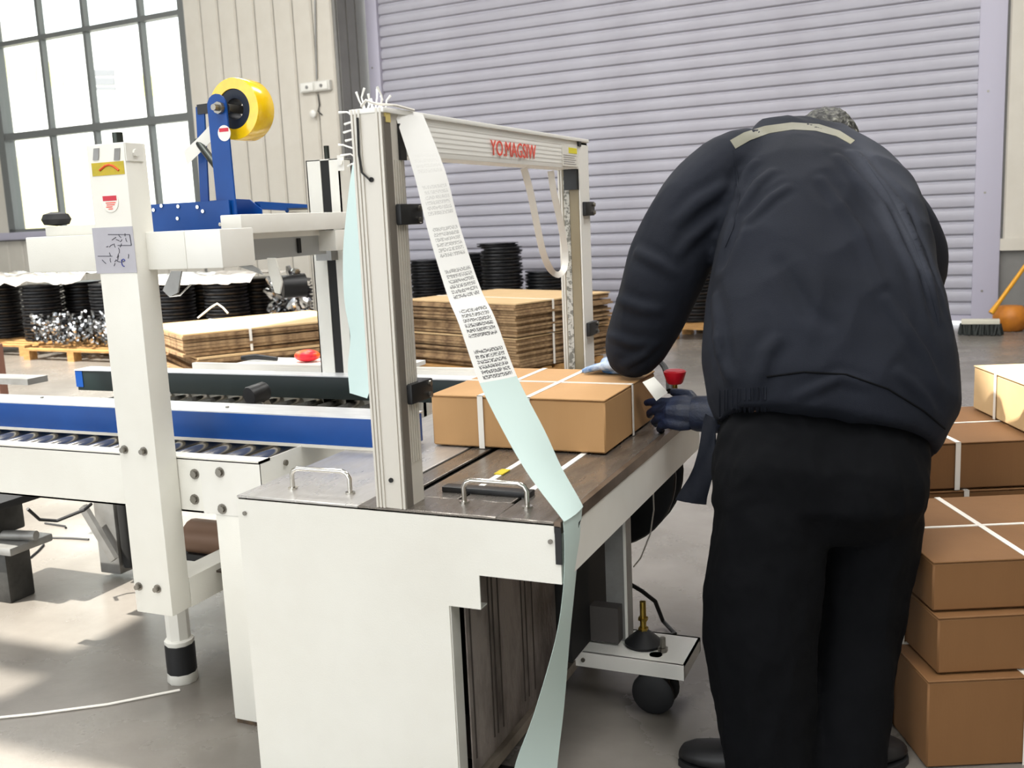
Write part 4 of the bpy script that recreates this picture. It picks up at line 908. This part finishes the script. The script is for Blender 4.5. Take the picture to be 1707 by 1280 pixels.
# gloves
def glove(name, wr, fw, up, thumb, curl, m, L=1.0, spread=.12, cuffm=None, curls=None, G=1.0):
    fw = fw.normalized(); up = (up-fw*up.dot(fw)).normalized(); sd_ = fw.cross(up)*thumb      # towards the thumb
    g = MB(); g.tube([wr-fw*.03, wr, wr+fw*.03, wr+fw*.06, wr+fw*.09], [.026, .026, .03, .03, .022], 14)
    for k in (-1, 0, 1): g.ell(wr+fw*.055*L+sd_*.02*k, .024, .024, .016, 12, 8, Matrix((fw*1.9, sd_, up)).transposed())
    lens = [(.072, .026), (.08, .009), (.074, -.009), (.058, -.027)]
    for i, (ln, so) in enumerate(lens):
        p = wr+fw*(.088-.004*abs(i-1))+sd_*so; dr = (fw+sd_*spread*(1.5-i)*.6).normalized(); pts = [p-dr*.03, p]; a = 0; cu = (curls[i] if curls else curl)
        for seg in (.46, .3, .24):
            a += cu; d2 = (dr*math.cos(a)-up*math.sin(a)); p = p+d2*ln*seg; pts.append(p)
        g.tube(pts, [.0105, .0105, .0098, .009, .0078], 10)
    b = wr+fw*.025+sd_*.025; td = (fw*.55+sd_*.75-up*.25).normalized(); t2 = (fw*.9+sd_*.25-up*.3).normalized()
    g.tube([b-td*.01, b+td*.03, b+td*.03+t2*.03, b+td*.03+t2*.05], [.015, .013, .0115, .009], 10)
    for p in g.v: p -= wr; p *= G; p += wr
    return place(fuse(g, .0028, 3), name, m, per)
wl_ = at(1050, 606, d=2.80); tip = at(976, 611, z=H+.1384+.016)
glove('glove', wl_, tip-wl_, Vector((0,0,1)), 1, .1, M_glovel, G=.95, spread=.3)
wr_ = at(1176, 690, d=2.63); tp = at(1085, 686, d=2.68)
up_ = -CF*.8+Vector((0,0,.35))
glove('glove', wr_, tp-wr_, up_, 1, .42, M_glove, curls=(.25, .45, .55, .62), G=1.15)
MB().tube([wr_+(wr_-tp).normalized()*.06, wr_+(tp-wr_).normalized()*.02, wr_+(tp-wr_).normalized()*.035], [.05, .047, .043], 18).build('glove_cuff', M_glove, per)
for k in range(12):                                                 # gathered elastic at the left of the hem
    u = 1200+k*7; q = [hit(u+1.5*math.sin(k*2.1), v, -.001) for v in (650+k*-.5, 665, 680, 694)]; q = [p for p in q if p]
    if len(q) > 2: MB().tube(q, [.003]+[.0045]*(len(q)-2)+[.003], 6).build('gather', M_jacket, jacket)
for o in [c for c in per.children]+[c for c in jacket.children]:       # nothing sinks into the carton on the table
    if o.name.split('.')[0] in ('jacket', 'cuff', 'glove', 'body'):
        for v in o.data.vertices:
            w = v.co+OFF[o.name]
            if -.6 < w.x < -.078 and .53 < w.y < 1.0 and H-.01 < w.z < H+.1405: v.co.z += H+.1405-w.z
        o.data.update()
# reflective shoulder stripe, seams
ribbon('shoulder_stripe', [(1217,234),(1240,221),(1275,210),(1320,204),(1365,207),(1400,218),(1425,234)], [(1226,248),(1250,234),(1283,222),(1322,216),(1360,218),(1394,227),(1418,240)], M_beige, th=.001, back=.0012)
def seam(pts, rad=.002, m=None):
    q = []
    for i in range(len(pts)-1):
        for s in range(5):
            t = s/5; h = hit(pts[i][0]*(1-t)+pts[i+1][0]*t, pts[i][1]*(1-t)+pts[i+1][1]*t, .0005)
            if h: q.append(h)
    if len(q) > 2: MB().tube(q, rad, 6).build('seam', m or M_jacket, jacket)
seam([(1222,250),(1228,290),(1232,330),(1222,380),(1205,420)])
seam([(1278,628),(1340,620),(1410,624),(1480,648),(1540,685),(1584,722)], .0025, M_trous)
seam([(1440,262),(1480,320),(1520,400),(1550,480),(1570,560)])
# shoes
def shoe(an, toe):
    an = Vector((an.x, an.y, 0)); d = Vector((toe.x-an.x, toe.y-an.y, 0)); L = d.length; d.normalize(); s = Vector((-d.y, d.x, 0))
    prof = [(-.085,.034,.075), (-.06,.04,.1), (0,.043,.1), (.05,.046,.085), (.1,.05,.068), (.15,.05,.058), (.19,.042,.05), (.215,.026,.04)]
    k = L/.215; vs = []; fs = []; n = 14
    for a, w, h in prof:
        for i in range(n):
            t = 2*math.pi*i/n; c, si = math.cos(t), math.sin(t); vs.append(an+d*a*k+s*w*math.copysign(abs(c)**.8, c)+Vector((0,0,.012+(h-.012)*(.5+.5*math.copysign(abs(si)**.7, si)))))
    for j in range(len(prof)-1):
        for i in range(n): fs.append((j*n+i, j*n+(i+1) % n, (j+1)*n+(i+1) % n, (j+1)*n+i))
    fs += [tuple(range(n)), tuple(range((len(prof)-1)*n, len(prof)*n))]
    o = MB().add(vs, fs).build('shoe', M_shoe, per, ang=60)
    pts = [(an+d*a*k+s*(w+.003)) for a, w, h in prof]+[(an+d*a*k-s*(w+.003)) for a, w, h in reversed(prof)]
    MB().prism([(p.x, p.y) for p in pts], 'z', .0, .016).build('sole', M_rubber, o)
pL = at(1276, 1300, z=0); shoe(pL, at(1138, 1266, z=0)); pR = at(1432, 1284, z=0); shoe(pR, at(1496, 1256, z=0))
# white label held in the right glove
q = [[at(1071,637,d=2.63), at(1090,628,d=2.66)], [at(1082,652,d=2.62), at(1102,641,d=2.65)], [at(1094,668,d=2.63), at(1113,654,d=2.66)]]
o = MB().sheet(smooth_rows(q, 3), .0006).build('paper_label', M_label, loc=q[2][0], ang=60); tag(o, 'small white label held in the worker\'s dark glove', 'label')
# black cable arching behind the worker's sleeve
q = [at(1086, 604, d=2.95), at(1098, 600, d=2.95), at(1108, 612, d=2.92), at(1115, 632, d=2.86), at(1116, 652, d=2.8)]
tag(MB().tube(q, .009, 8).build('air_hose', M_rubber, loc=q[-1]), 'short black hose beside the red stop knob', 'hose')
